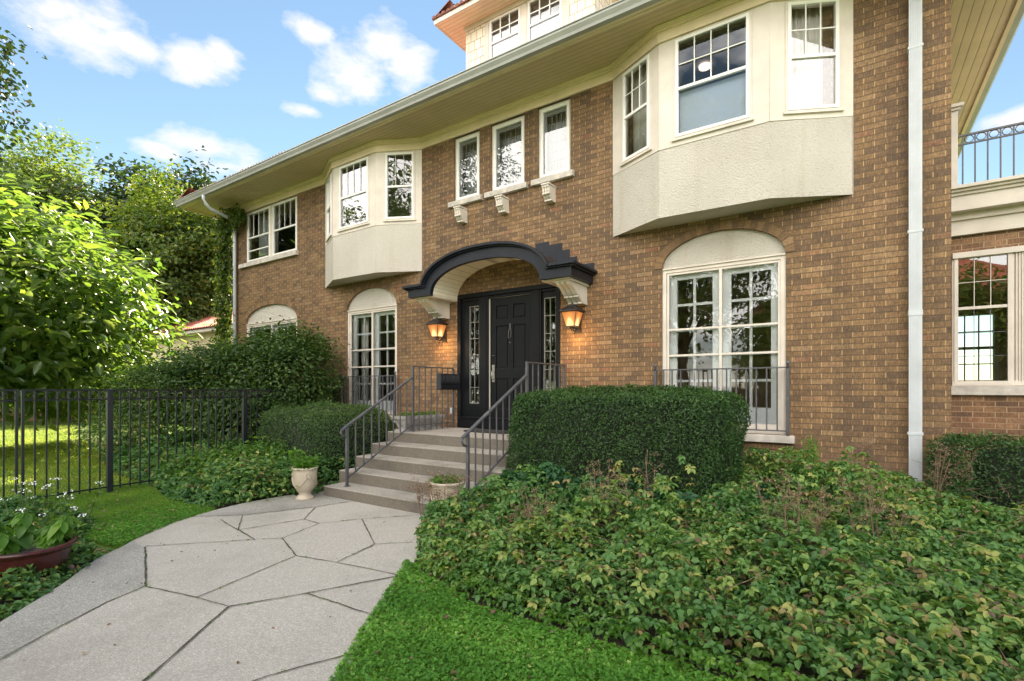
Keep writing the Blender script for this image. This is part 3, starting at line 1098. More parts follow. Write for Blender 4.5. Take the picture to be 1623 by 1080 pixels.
def sash_window(mb_f, mb_s, mb_g, u0, u1, z0, z1, yo=0.0, cas=0.055, muntin=None, rail=5.40, mt=0.014, mid=True, sash_w=0.038, y_s=0.0):
    """casing u0..u1 z0..z1 (outer edge of frame), y grows inwards"""
    mb_f.frame(u0, u1, z0, z1, cas, yo - 0.012, yo + 0.07, 0)
    a, b, c, d_ = u0 + cas * .55, u1 - cas * .55, z0 + cas * .55, z1 - cas * .5
    yo2 = yo + y_s
    mb_s.frame(a, b, c, d_, sash_w, yo2 - 0.024, yo2 + 0.02, 0)
    if mid:
        mb_s.box(a + sash_w, b - sash_w, yo2 - 0.02, yo2 + 0.02, rail - .018, rail + .018)
    if muntin:
        cols, rows = muntin
        pane_grid(mb_s, a + sash_w, b - sash_w, (rail + .018) if mid else c + sash_w, d_ - sash_w, cols, rows, mt, yo2 - 0.016, yo2 - 0.002)
    mb_g.pane(a + .02, b - .02, yo2 + 0.005, c + .02, d_ - .02)


# the three small windows over the door
for i, (a, b) in enumerate(WIN3):
    f, s_, g = hb(), hb(), hb()
    sash_window(f, s_, g, a, b, 4.905, 6.075, 0.055, 0.06, None, mid=False, sash_w=0.05)
    wf = f.build('window', [M_CREAM], house, bevel=0.003)
    s_.build('sash', [M_WHITE], wf, bevel=0.003)
    g.build('glass', [M_GLASS], wf)
    q = hb()
    q.frame(a + .07, b - .07, 4.98, 6.0, 0.06, 0.085, 0.12)
    pane_grid(q, a + .13, b - .13, 5.04, 5.94, 4, 6, 0.008, 0.1, 0.108)
    q.build('leaded_casement', [paint('casement%d' % i, (0.30, 0.31, 0.31), 0.6, 0.05)], wf)
    q = hb()
    q.box(a - .09, b + .07, -0.07, 0.03, 4.81, 4.902)
    q.build('sill', [M_STONE], house, bevel=0.006)

# double window at the left
f, s_, g = hb(), hb(), hb()
sash_window(f, s_, g, -13.11, -12.0, 4.755, 6.075, 0.03, 0.075, (4, 1), sash_w=.035, mt=.006)
sash_window(f, s_, g, -11.95, -10.875, 4.755, 6.075, 0.03, 0.075, (4, 1), sash_w=.035, mt=.006)
f.box(-12.0, -11.95, 0.02, 0.1, 4.755, 6.075)
s_.box(-13.0, -12.1, 0.01, 0.04, 5.05, 5.075)
wf = f.build('window', [M_CREAM], house, bevel=0.003)
s_.build('sash', [M_WHITE], wf, bevel=0.002)
g.build('glass', [M_GLASS], wf)
q = hb(); q.box(-13.36, -10.82, -0.07, 0.03, 4.65, 4.752)
q.build('sill', [M_STONE], house, bevel=0.006)


def bay(a, b, munt_side, munt_front, mt=.013):
    p = [(a, 0.0), (a + .82, -.41), (b - .82, -.41), (b, 0.0)]
    root = MB(HM)
    # stucco skirt and underside
    zs, zu = 4.67, 3.77
    up = [(x, y) for x, y in p]
    root.prism([(a, 0.02)] + up + [(b, 0.02)], 'z', zu, zs, 0)
    body = root.build('bay_window', [M_STUC], house, bevel=0.01)
    fw, fs, fg = [MB() for _ in range(3)]
    for k in range(3):
        (x0, y0), (x1, y1) = p[k], p[k + 1]
        l = math.hypot(x1 - x0, y1 - y0)
        an = math.atan2(y1 - y0, x1 - x0)
        Mx = HM @ Matrix.Translation((x0, y0, 0)) @ Matrix.Rotation(an, 4, 'Z')
        for q in (fw, fs, fg): q.M = Mx
        if k == 1:
            u0, u1, mu = 0.19, l - 0.19, munt_front
        elif k == 0:
            u0, u1, mu = 0.20, l - 0.14, munt_side
        else:
            u0, u1, mu = 0.17, l - 0.13, munt_side
        z0, z1 = 4.75, 6.07
        # wall panel round the opening (smooth cream paint)
        fw.prism([(0.0, zs + .001), (l, zs + .001), (l, 6.10), (0.0, 6.10)], 'y', 0.0 - .004, 0.07, 0, [[(u0, z0), (u1, z0), (u1, z1), (u0, z1)]])
        sash_window(fw, fs, fg, u0 + .001, u1 - .001, z0 + .001, z1 - .001, 0.0, 0.05, mu, 5.40, mt, sash_w=.036)
        fw.box(u0 - .02, u1 + .02, -0.035, 0.0, z0 - .02, z0 + .012)
    f_ = fw.build('window_frame', [M_CREAM], body, bevel=0.003)
    fs.build('sash', [M_WHITE], body, bevel=0.002)
    fg.build('glass', [M_GLASS], body)
    return p


bp1 = bay(*BAYS[0], (3, 1), (4, 1), .006)
bp2 = bay(*BAYS[1], (3, 2), (4, 2))


def offset_line(pts, d_):
    """offset a polyline (left to right, outward = -y) by d_"""
    out = []
    for i in range(len(pts)):
        ns = []
        for j in (i - 1, i):
            if 0 <= j < len(pts) - 1:
                dx, dy = pts[j + 1][0] - pts[j][0], pts[j + 1][1] - pts[j][1]
                l = math.hypot(dx, dy)
                ns.append((dy / l, -dx / l))
        if len(ns) == 1:
            n = ns[0]; k = 1
        else:
            n = (ns[0][0] + ns[1][0], ns[0][1] + ns[1][1])
            l = math.hypot(*n); n = (n[0] / l, n[1] / l)
            k = 1 / max(0.3, n[0] * ns[0][0] + n[1] * ns[0][1])
        out.append((pts[i][0] + n[0] * d_ * k, pts[i][1] + n[1] * d_ * k))
    return out


line = [(XL, 0.0)] + bp1 + bp2 + [(XR, 0.0)]
mb = hb()
for (d0, z0, z1) in ((0.035, 6.08, 6.21), (0.06, 6.205, 6.235), (0.085, 6.23, 6.279)):
    o1 = offset_line(line, d0); o0 = offset_line(line, -0.03 if d0 < .05 else 0.0)
    for i in range(len(line) - 1):
        mb.prism([o0[i], o1[i], o1[i + 1], o0[i + 1]], 'z', z0, z1, 0)
mb.build('frieze', [M_FRIEZE], house)

# soffit, fascia, gutter
EX0, EX1, EY0, EY1 = -14.72, 1.72, -0.90, YB + 1.0
mb = hb()
mb.box(EX0 + .02, EX1 - .02, EY0 + .06, 0.1, ZT, ZT + .02)
mb.build('front_soffit', [M_SOF], house)
mb = hb()
mb.box(EX0 + .02, XL + .1, 0.101, EY1, ZT, ZT + .02)
mb.build('side_soffit', [M_SOFR], house)
mb = hb()
mb.box(XR - .1, EX1 - .02, 0.101, EY1, ZT, ZT + .02)
mb.build('side_soffit', [M_SOFR], house)
mb = hb()
mb.box(EX0, EX1, EY0, EY0 + .05, ZT - .008, ZT + .16)
mb.box(EX0, EX0 + .05, EY0 + .05, EY1, ZT - .03, ZT + .14)
mb.box(EX1 - .05, EX1, EY0 + .05, EY1, ZT - .03, ZT + .14)
mb.box(EX0 + .05, EX1 - .05, EY0 + .051, EY0 + .085, ZT - .02, ZT - .001)
mb.box(EX0 + .12, EX0 + .145, EY0 + .1, EY1, ZT - .018, ZT - .001)
mb.build('fascia', [M_FRIEZE], house)
# K-style gutter profile
gp = [(-0.0, 0.0), (-0.075, 0.0), (-0.085, 0.035), (-0.118, 0.085), (-0.12, 0.112), (-0.135, 0.116), (-0.135, 0.13), (-0.112, 0.13), (-0.105, 0.08), (-0.07, 0.012), (-0.0, 0.012)]
mb = hb()
mb.prism([(EY0 - .001 + y, ZT - .008 + z) for y, z in gp], 'x', EX0 - .02, EX1 + .12, 0)
gut = mb.build('gutter', [M_GUT], house)
mb = hb()
mb.prism([(EX1 + .001 - y, ZT - .008 + z) for y, z in gp], 'y', EY0 + .02, EY1, 0)
mb.build('side_gutter', [M_GUT], house)

# hip roof with barrel tile edge
mb = hb()
zr, sl = ZT + .17, 0.36
x0, x1, y0, y1 = EX0 - .03, EX1 + .03, EY0 - .02, EY1 + .03
hh = (y1 - y0) / 2
rz = zr + hh * sl
A, B_, C_, D_ = (x0, y0, zr), (x1, y0, zr), (x1, y1, zr), (x0, y1, zr)
E_, F_ = (x0 + hh, (y0 + y1) / 2, rz), (x1 - hh, (y0 + y1) / 2, rz)
mb.face([A, B_, F_, E_]); mb.face([C_, D_, E_, F_]); mb.face([D_, A, E_]); mb.face([B_, C_, F_])
mb.face([D_, C_, B_, A])
mb.build('roof', [M_TILE], house)


def tile_rows(mb, p, q, up, r=0.055, step=0.11, ln=0.45):
    """short half round tiles along an eave p->q running up the slope"""
    p, q, up = Vector(p), Vector(q), Vector(up).normalized()
    L_ = (q - p).length
    d_ = (q - p).normalized()
    nrm = d_.cross(up).normalized()
    if nrm.z < 0: nrm = -nrm
    for i in range(int(L_ / step)):
        c = p + d_ * (i + .5) * step
        rr = r * random.uniform(.92, 1.08)
        o0 = c - up * random.uniform(0.0, 0.02)
        k = 6
        for j in range(k):
            a0, a1 = math.pi * j / k, math.pi * (j + 1) / k
            v = []
            for (a_, s_) in ((a0, 0), (a1, 0), (a1, ln), (a0, ln)):
                v.append(o0 + d_ * rr * math.cos(a_) + nrm * (rr * 0.8 * math.sin(a_) + .004) + up * s_)
            mb.face(v, smooth=True)
        mb.face([o0 + d_ * rr * math.cos(math.pi * j / k) + nrm * (rr * .8 * math.sin(math.pi * j / k) + .004) for j in range(k + 1)])


mb = hb()
tile_rows(mb, A, (x0 + 5, y0, zr), (0, 1, sl), ln=.6)
tile_rows(mb, A, (x0, y0 + 5, zr), (1, 0, sl), ln=.6)
mb.tube([Vector(A) + Vector((0.05, .05, .06)), Vector(E_) + Vector((0, 0, .06))], 0.09, 8)
mb.build('eave_tiles', [M_TILE], house)

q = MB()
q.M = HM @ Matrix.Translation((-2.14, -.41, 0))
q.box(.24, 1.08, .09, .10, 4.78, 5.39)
q.build('sky_reflection', [M_SKYREFL], bpy.data.objects['bay_window.001'])  # added panel, coloured as sky mirrored in the lower bay pane
# ---- dormer
DX0, DX1, DY, DZ = -6.58, -3.72, 1.0, 8.88
mb = hb()
mb.prism([(DX0, 6.6), (DX1, 6.6), (DX1, DZ), (DX0, DZ)], 'y', DY, DY + .15, 0,
         [[(-5.99, 7.72), (-5.22, 7.72), (-5.22, 8.80), (-5.99, 8.80)], [(-5.10, 7.72), (-4.33, 7.72), (-4.33, 8.80), (-5.10, 8.80)]])
mb.box(DX0, DX0 + .15, DY + .151, 6.0, 6.6, DZ)
mb.box(DX1 - .15, DX1, DY + .151, 6.0, 6.6, DZ)
dm = mb.build('dormer', [M_SHING], house)
f, s_, g = hb(), hb(), hb()
for a, b in ((-5.99, -5.22), (-5.10, -4.33)):
    sash_window(f, s_, g, a + .001, b - .001, 7.721, 8.799, DY, 0.05, (3, 2), 8.31, 0.02, sash_w=.035)
f.box(-6.09, -5.991, DY - .02, DY, 7.6, DZ - .10)
f.box(-5.219, -5.101, DY - .02, DY, 7.6, DZ - .10)
f.box(-4.329, -4.20, DY - .02, DY, 7.6, DZ - .10)
f.box(DX0 - .02, DX1 + .02, DY - .035, DY - .001, DZ - .085, DZ)
f.build('dormer_frame', [M_CREAM], dm, bevel=0.003)
s_.build('dormer_sash', [M_WHITE], dm, bevel=0.002)
g.build('dormer_glass', [M_GLASS], dm)
q = hb()
q.box(-6.3, -3.95, 1.9, 1.95, 7.0, 8.86, 0)
q.box(-6.3, -3.95, 1.16, 1.9, 8.84, 8.86, 0)
q.build('dormer_room', [M_PLASTG], dm)
q = hb()
for a, b in ((-5.93, -5.28), (-5.04, -4.39)):
    z = 8.72
    while z > 8.42:
        q.face([(a, DY + .07, z), (b, DY + .07, z), (b, DY + .11, z - .028), (a, DY + .11, z - .028)])
        z -= 0.035
q.build('dormer_blind', [paint('blind', (0.22, 0.20, 0.18), 0.6)], dm)
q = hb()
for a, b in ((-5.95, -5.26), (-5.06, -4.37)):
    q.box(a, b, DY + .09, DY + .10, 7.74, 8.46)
q.build('dormer_sky_reflection', [M_SKYREFL], dm)  # added panels, coloured as sky mirrored in the lower dormer panes
mb = hb()
OX = 0.43
mb.box(DX0 - OX, DX1 + OX, DY - OX, DY + .001, DZ, DZ + .02)
mb.box(DX0 - OX, DX0 + .1, DY + .0015, 6.0, DZ, DZ + .02)
mb.box(DX1 - .1, DX1 + OX, DY + .0015, 6.0, DZ, DZ + .02)
mb.build('dormer_soffit', [M_SOFD], dm)
mb = hb()
mb.box(DX0 - OX - .03, DX1 + OX + .03, DY - OX - .03, DY - OX, DZ - .01, DZ + .08)
mb.box(DX0 - OX - .03, DX0 - OX, DY - OX, 6.0, DZ - .01, DZ + .08)
mb.box(DX1 + OX, DX1 + OX + .03, DY - OX, 6.0, DZ - .01, DZ + .08)
mb.build('dormer_fascia', [M_CREAM], dm)
mb = hb()
a, b, c, z = DX0 - OX - .05, DX1 + OX + .05, DY - OX - .05, DZ + .085
h2 = (b - a) / 2
P1, P2, P3, P4 = (a, c, z), (b, c, z), (b, 6.5, z), (a, 6.5, z)
T1, T2 = ((a + b) / 2, c + h2, z + h2 * .45), ((a + b) / 2, 6.5, z + h2 * .45)
mb.face([P1, P2, T1]); mb.face([P2, P3, T2, T1]); mb.face([P4, P1, T1, T2]); mb.face([P4, P3, P2, P1])
tile_rows(mb, P1, P2, (0, 1, .45), 0.06, 0.12, .5)
tile_rows(mb, P1, P4, (1, 0, .45), 0.06, 0.12, .5)
mb.build('dormer_roof', [M_TILE], dm)

# ---- downspouts
q = hb()
q.box(.505, .62, -.095, -.015, 0.22, 6.20)
for i in range(5):
    x = .520 + i * .0195
    q.box(x, x + .008, -.099, -.095, 0.24, 6.18)
for z in (1.0, 3.2, 5.2):
    q.box(.495, .63, -.100, -.002, z, z + .03)
q.box(.50, .625, -.101, -.01, 2.3, 2.36)
q.build('downspout', [M_DSP], house, bevel=0.003)
q = hb()
q.tube([(-13.3, -.95, 6.28), (-13.3, -.95, 6.2), (-13.31, -.91, 6.1), (-13.34, -.8, 6.02), (-13.46, -.22, 5.93), (-13.5, -.12, 5.9), (-13.5, -.09, 5.84), (-13.5, -.09, 0.3)], 0.045, 10)
q.build('downspout', [M_DSP], house)

# ---- right wing
WY = 1.34
mb = hb()
mb.prism([(XR + .001, -.2), (6.5, -.2), (6.5, 3.5), (XR + .001, 3.5)], 'y', WY, WY + .2, 0, [[(1.04, 1.54), (2.72, 1.54), (2.72, 3.19), (1.04, 3.19)]])
mb.prism([(XR + .001, -.2), (6.5, -.2), (6.5, 3.5), (XR + .001, 3.5)], 'y', 5.3, 5.45, 0, [[(1.45, 1.6), (2.15, 1.6), (2.15, 2.9), (1.45, 2.9)], [(3.0, 1.6), (3.9, 1.6), (3.9, 2.9), (3.0, 2.9)]])
mb.box(6.3, 6.5, WY + .201, 5.299, -.2, 3.5)
mb.build('wing_wall', [M_BRICKW], house)
mb = hb()
mb.box(XR + .01, 6.29, WY + .21, 5.29, 3.3, 3.35)
mb.box(XR + .01, 6.29, 5.27, 5.295, .8, 1.59); mb.box(XR + .01, 6.29, 5.27, 5.295, 2.91, 3.29)
mb.box(XR + .01, 1.44, 5.27, 5.295, 1.591, 2.909); mb.box(2.16, 2.99, 5.27, 5.295, 1.591, 2.909)
mb.build('wing_interior', [paint('wing_plaster', (0.55, 0.43, 0.26), .8)], house)
mb = hb()
mb.frame(1.45, 2.15, 1.6, 2.9, 0.06, 5.2, 5.34)
mb.box(1.51, 2.09, 5.24, 5.3, 2.22, 2.27)
pane_grid(mb, 1.51, 2.09, 1.66, 2.84, 3, 4, 0.02, 5.28, 5.3)
mb.build('far_window', [M_CREAM], house)
f, s_, g = hb(), hb(), hb()
sash_window(f, s_, g, 1.041, 1.61, 1.541, 3.189, WY + .01, 0.035, (3, 2), 2.51, 0.008, sash_w=.038)
sash_window(f, s_, g, 1.78, 2.70, 1.541, 3.189, WY + .01, 0.035, (4, 2), 2.51, 0.008, sash_w=.038)
f.box(1.041, 2.719, WY - .04, WY + .01, 3.14, 3.21)
f.box(1.612, 1.778, WY + .002, WY + .1, 1.541, 3.139)
for k in range(6):
    f.box(1.622 + k * .026, 1.635 + k * .026, WY - .012, WY + .002, 1.545, 3.138)
f.box(1.041, 2.719, WY - .01, WY + .04, 1.541, 1.60)
wf = f.build('wing_window', [M_CREAM], house, bevel=0.003)
q = hb()
pane_grid(q, 1.1, 1.55, 1.62, 2.49, 3, 3, 0.007, WY + .008, WY + .012)
q.build('lead_bars', [M_IRON], wf)
s_.build('sash', [M_CREAM], wf, bevel=0.002)
g.build('glass', [M_GLASS], wf)
q = hb(); q.box(1.0, 2.8, WY - .075, WY - .001, 1.425, 1.538)
q.build('sill', [M_STONE], house, bevel=0.006)
# cornice of the wing and its roof terrace
q = hb()
q.box(XR + .002, 6.7, WY - .06, WY - .001, 3.42, 3.62)
q.box(XR + .002, 6.7, WY - .10, WY + .3, 3.60, 3.70)
q.box(XR + .002, 6.7, WY - .24, WY + .3, 3.68, 3.87)
q.box(XR + .002, 6.7, WY - .27, WY + .3, 3.86, 3.90)
q.box(XR + .002, 6.7, WY - .31, WY + .3, 3.895, 3.93)
q.box(XR + .002, 6.7, WY - .35, 5.6, 3.925, 3.965)
q.build('cornice', [M_CREAM], house, bevel=0.004)
q = hb()
q.box(XR + .002, 1.10, WY + .02, WY + .3, 3.966, 5.02)
q.box(XR + .002, 1.12, WY - .01, WY + .33, 5.02, 5.05)
q.box(XR + .002, 1.15, WY - .04, WY + .36, 5.05, 5.09)
q.build('pilaster', [M_CREAM], house, bevel=0.004)

# ---- entrance
q = hb()
q.frame(-5.96, -3.85, .80, 3.2, 0.075, -.015, .10, wb=.06, wt=.075)
q.box(-5.88, -3.93, -.03, .10, .84, .98)       # base panel
q.box(-5.90, -3.91, -.045, .0, .98, 1.0)
for x0_, x1_ in ((-5.475, -5.275), (-4.405, -4.205)):
    q.box(x0_, x1_, .0, .10, 1.0, 3.12)
    q.box(x0_ + .03, x1_ - .03, -.012, .0, 1.0, 3.12)
q.box(-5.88, -3.93, .012, .10, 3.08, 3.12)
ent = q.build('door_surround', [M_BLACK], house, bevel=0.005)
for x0_, x1_, nm in ((-5.88, -5.48, 'l'), (-4.20, -3.93, 'r')):
    q = hb()
    g0, g1 = (x0_ + .16, x1_ - .02) if nm == 'l' else (x0_ + .03, x1_ - .02)
    q.prism([(x0_, 1.0), (x1_, 1.0), (x1_, 3.08), (x0_, 3.08)], 'y', .04, .09, 0, [[(g0, 1.24), (g1, 1.24), (g1, 2.98), (g0, 2.98)]])
    sl_ = q.build('sidelight', [M_BLACK], house, bevel=0.004)
    q = hb()
    q.frame(g0 - .001, g1 + .001, 1.239, 2.981, .012, .045, .06)
    pane_grid(q, g0, g1, 1.24, 2.98, 2, 6, .008, .048, .06)
    q.build('lead_bars', [paint('lead_came_' + nm, (0.30, 0.30, 0.28), .5, metal=.5)], sl_)
    q = hb(); q.pane(g0, g1, .064, 1.24, 2.98)
    q.build('glass', [M_GLASSD], sl_)
q = hb()
DX_0, DX_1 = -5.262, -4.418
xm = (DX_0 + DX_1) / 2
holes_ = []
pc = [(DX_0 + .12, xm - .055), (xm + .055, DX_1 - .12)]
rows_ = [(2.71, 2.94), (1.86, 2.59), (1.16, 1.68)]
for a, b in pc:
    for c_, d_ in rows_:
        holes_.append([(a, c_), (b, c_), (b, d_), (a, d_)])
q.prism([(DX_0, .985), (DX_1, .985), (DX_1, 3.075), (DX_0, 3.075)], 'y', .055, .075, 0, holes_)
q.box(DX_0, DX_1, .0755, .10, .985, 3.075)
for a, b in pc:
    for c_, d_ in rows_:
        i_ = .022
        q.prism([(a + i_, c_ + i_), (b - i_, c_ + i_), (b - i_, d_ - i_), (a + i_, d_ - i_)], 'y', .062, .0755)
door = q.build('door', [M_BLACK], house, bevel=0.004)
q = hb()
q.box(DX_0 - .012, DX_0 - .002, .03, .06, 1.0, 3.07)
q.box(DX_0 - .012, DX_1, .045, .06, 3.076, 3.082)
q.build('weather_strip', [paint('weather_strip', (0.62, 0.60, 0.52), .6)], door)
q = hb()
q.box(DX_0 + .04, DX_0 + .095, .042, .055, 1.62, 1.92)
q.tube([(DX_0 + .068, .055, 1.66), (DX_0 + .068, -.0, 1.68), (DX_0 + .068, -.01, 1.74), (DX_0 + .068, .0, 1.80), (DX_0 + .068, .05, 1.82)], .009, 8)
q.lathe([(0, -.012), (.02, -.008), (.02, .008), (0, .012)], (DX_0 + .068, .045, 1.88), 12)
q.build('door_handle', [M_BRASS], door, bevel=.003)
q = hb()
q.lathe([(0, -.006), (.024, -.006), (.026, .006), (0, .01)], (DX_0 + .068, .05, 2.08), 14)
q.build('deadbolt', [M_IRON], door)
q = hb()
q.tube([(xm, .05, 2.56), (xm - .018, .04, 2.52), (xm - .028, .03, 2.46), (xm - .024, .025, 2.38), (xm, .022, 2.35), (xm + .024, .025, 2.38), (xm + .028, .03, 2.46), (xm + .018, .04, 2.52), (xm, .05, 2.56)], .007, 8)
q.box(xm - .012, xm + .012, .04, .055, 2.53, 2.62)
q.lathe([(0, 0), (.014, .0), (.012, .02), (0, .025)], (xm, .045, 2.28), 12)
q.build('door_knocker', [M_IRON], door)
q = hb(); q.box(-6.12, -6.04, -.03, -.001, 1.05, 1.16)
q.build('outlet_cover', [M_DSP], house, bevel=.004)

# ---- canopy over the door
CX = -4.885
def shell(q, e0, e1, y0, y1, m=0):
    for i in range(len(e0) - 1):
        a, b, c_, d_ = e0[i], e0[i + 1], e1[i + 1], e1[i]
        q.prism([a, b, c_, d_], 'y', y0, y1, m, caps=True)


n_ = 36
q = hb()
e_in = ell(CX, 1.08, 3.10, 0.455, n_, p=2.25)
e_out = ell(CX, 1.235, 3.13, 0.60, n_, p=2.25)
YF = -.72
outl = e_in + [(CX - 1.60, 3.10), (CX - 1.60, 3.235), (CX - 1.235, 3.235)]
k0 = [p_ for p_ in e_out[::-1] if p_[1] > 3.235]
outl += k0 + [(CX + 1.235, 3.235), (CX + 1.60, 3.235), (CX + 1.60, 3.10)]
q.prism(outl, 'y', YF, YF + .07)
# side returns of the two flat shoulders
for sx in (-1, 1):
    q.box(CX + sx * 1.53, CX + sx * 1.60, YF + .071, -.002, 3.10, 3.235)
    q.box(CX + sx * 1.09, CX + sx * 1.529, YF + .071, -.002, 3.16, 3.20)
fa = q.build('entrance_canopy', [M_CANOPY], house, bevel=.004)
# crown moulding following the arch and the shoulders
q = hb()
def path_strip(q, inner, outer, y0, y1):
    for i in range(len(inner) - 1):
        q.prism([inner[i], inner[i + 1], outer[i + 1], outer[i]], 'y', y0, y1)


top_path = [(CX + 1.66, 3.25), (CX + 1.20, 3.25)] + [p_ for p_ in ell(CX, 1.235, 3.13, 0.60, 30, p=2.25) if p_[1] > 3.27] + [(CX - 1.20, 3.25), (CX - 1.66, 3.25)]
def off_path(pts, d_):
    r_ = offset_line([(p_[0], p_[1]) for p_ in pts[::-1]], -d_)
    return r_[::-1]


for (dz, dy, th) in ((-.012, .035, .03), (.012, .075, .035)):
    path_strip(q, off_path(top_path, dz), off_path(top_path, dz + th), YF - dy, YF + .02 if dz < 0 else YF + .0)
for sx in (-1, 1):
    x_a = CX + sx * 1.60
    q.box(x_a, x_a + sx * .035, YF - .03, -.002, 3.222, 3.252)
    q.box(x_a, x_a + sx * .08, YF - .07, -.002, 3.2525, 3.288)
q.build('canopy_moulding', [M_CANOPY], fa, bevel=.003)
# shell roof
q = hb()
eo = [p_ for p_ in ell(CX, 1.20, 3.16, 0.60, n_, p=2.25) if p_[1] > 3.285]
ei = [(CX + (p_[0] - CX) * .97, p_[1] - .03) for p_ in eo]
path_strip(q, ei, eo, YF + .0015, -.003)
for sx in (-1, 1):
    q.box(CX + sx * 1.12, CX + sx * 1.62, YF + .001, -.003, 3.253, 3.27)
q.build('canopy_roofing', [M_TAR], fa)
q = hb()
e1_ = ell(CX, 1.075, 3.105, 0.56, n_, p=2.2)
e2_ = ell(CX, 1.10, 3.105, 0.585, n_, p=2.2)
path_strip(q, e1_, e2_, YF + .071, -.001)
q.build('canopy_soffit', [M_SOFC], fa)
for sx in (-1, 1):
    q = hb()
    q.box(CX + sx * 1.075, CX + sx * 1.53, YF + .08, -.002, 3.085, 3.10)
    q.build('canopy_bed', [M_CREAM], fa)
# stepped flashing let into the brickwork
q = hb()
st_ = [(.58, .825, 3.87), (.825, 1.07, 3.81), (1.07, 1.20, 3.69), (1.20, 1.33, 3.56), (1.33, 1.62, 3.42)]
for sx in (-1, 1):
    q = hb()
    for a, b, z in st_:
        zb_ = 3.16 + .6 * max(0, 1 - (b / 1.2) ** 2.25) ** (1 / 2.25) - .02
        q.box(CX + sx * a, CX + sx * b, -.012, -.0015, max(3.272, zb_), z)
    q.build('stepped_flashing', [M_CANOPY], fa)


def corbel(name, xc, w, ztop, prof, parent, ribs=3, mat=M_CREAM):
    q = hb()
    # prof: (y, z) front curve from top to bottom
    poly = [(0.0, ztop)] + prof + [(0.0, prof[-1][1])]
    q.prism([(-y if False else y, z) for y, z in poly], 'x', xc - w / 2, xc + w / 2)
    rw = w / (ribs * 1.0)
    for k in range(ribs):
        x0_ = xc - w / 2 + rw * (k + .12); x1_ = xc - w / 2 + rw * (k + .88)
        pf = [(y - .022, z) for y, z in prof]
        q.prism([(prof[0][0] + .03, prof[0][1])] + pf + [(prof[-1][0] + .03, prof[-1][1] + .001)], 'x', x0_, x1_)
        for j in (len(prof) // 2, len(prof) - 2):
            y, z = prof[j]
            q.box(x0_ - .004, x1_ + .004, y - .04, y, z - .012, z + .012)
    return q.build(name, [mat], parent, bevel=.003)


for sx in (-1, 1):
    xc = CX + sx * 1.385
    prof = [(-.56, 3.06), (-.54, 3.03), (-.47, 3.0), (-.40, 2.96), (-.34, 2.91), (-.28, 2.88), (-.25, 2.86), (-.20, 2.83), (-.15, 2.80), (-.13, 2.79)]
    corbel('bracket', xc, .235, 3.085, prof, fa)
    q = hb(); q.box(xc - .15, xc + .15, -.60, -.002, 3.062, 3.084)
    q.build('bracket_cap', [M_CREAM], fa, bevel=.003)
for xc in (-5.80, -4.90, -4.00):
    prof = [(-.20, 4.69), (-.20, 4.67), (-.185, 4.65), (-.18, 4.61), (-.165, 4.57), (-.13, 4.52), (-.09, 4.485), (-.08, 4.47)]
    c_ = corbel('corbel', xc, .13, 4.70, prof, house, 3, M_STONE if False else M_CREAM)
    q = hb(); q.box(xc - .075, xc + .075, -.23, -.002, 4.701, 4.725)
    q.build('corbel_cap', [M_CREAM], c_, bevel=.003)

# ==================================================================
#  LANTERNS
# ==================================================================
def lantern(x, label):
    t = empty('wall_lantern', (x, -.21, 2.55), label, 'lantern', 'lit lanterns beside the front door')
    q = MB()
    def ring(r, z): return [(r, r, z), (-r, r, z), (-r, -r, z), (r, -r, z)]
    def loft(q, rs, m=0):
        for i in range(len(rs) - 1):
            a, b = ring(*rs[i]), ring(*rs[i + 1])
            for k in range(4):
                q.face([a[k], a[(k + 1) % 4], b[(k + 1) % 4], b[k]], m)
        q.face(ring(*rs[0])); q.face(ring(*rs[-1]))
    loft(q, [(.145, .115), (.15, .125), (.145, .135), (.095, .18), (.06, .205), (.055, .225), (.03, .235)])
    q.lathe([(0.012, .235), (.014, .25), (0, .262)], n=10)
    q.build('cap', [M_LANT], t, bevel=.002)
    q = MB()
    loft(q, [(.070, -.098), (.120, .112)])
    q.build('lamp_glass', [M_LAMPG], t, merge=True)
    q = MB()
    for sx in (-1, 1):
        for sy in (-1, 1):
            q.tube([(sx * .073, sy * .073, -.10), (sx * .124, sy * .124, .115)], .006, 6)
    loft(q, [(.080, -.112), (.080, -.098)])
    loft(q, [(.128, .108), (.128, .118)])
    q.lathe([(.03, -.112), (.045, -.125), (.02, -.15), (.03, -.165), (.0, -.19)], n=12)
    q.build('cage', [M_LANT], t)
    q = MB()
    q.tube([(0, 0, -.14), (0, .05, -.17), (0, .10, -.16), (0, .15, -.10), (0, .2, -.08)], .014, 8)
    q.tube([(.0, .02, -.17), (.0, .0, -.20), (.0, .04, -.215), (.0, .08, -.19)], .009, 8)
    q.box(-.05, .05, .185, .209, -.19, .02)
    q.build('wall_bracket', [M_LANT], t, bevel=.002)
    q = MB()
    q.lathe([(0, -.06), (.016, -.05), (.018, .0), (.008, .04), (0, .055)], n=10)
    q.build('bulb', [M_BULB], t)
    l = bpy.data.lights.new('lamp_light', 'POINT')
    l.energy = 3.5; l.color = (1.0, 0.55, 0.22); l.shadow_soft_size = .12
    lo = bpy.data.objects.new('lamp_light', l)
    col.objects.link(lo); lo.parent = t; lo.location = (0, -.02, -.28)
    return t


lantern(-6.27, 'lit amber lantern on the brick wall left of the black front door')
lantern(-3.53, 'lit amber lantern on the brick wall right of the black front door')

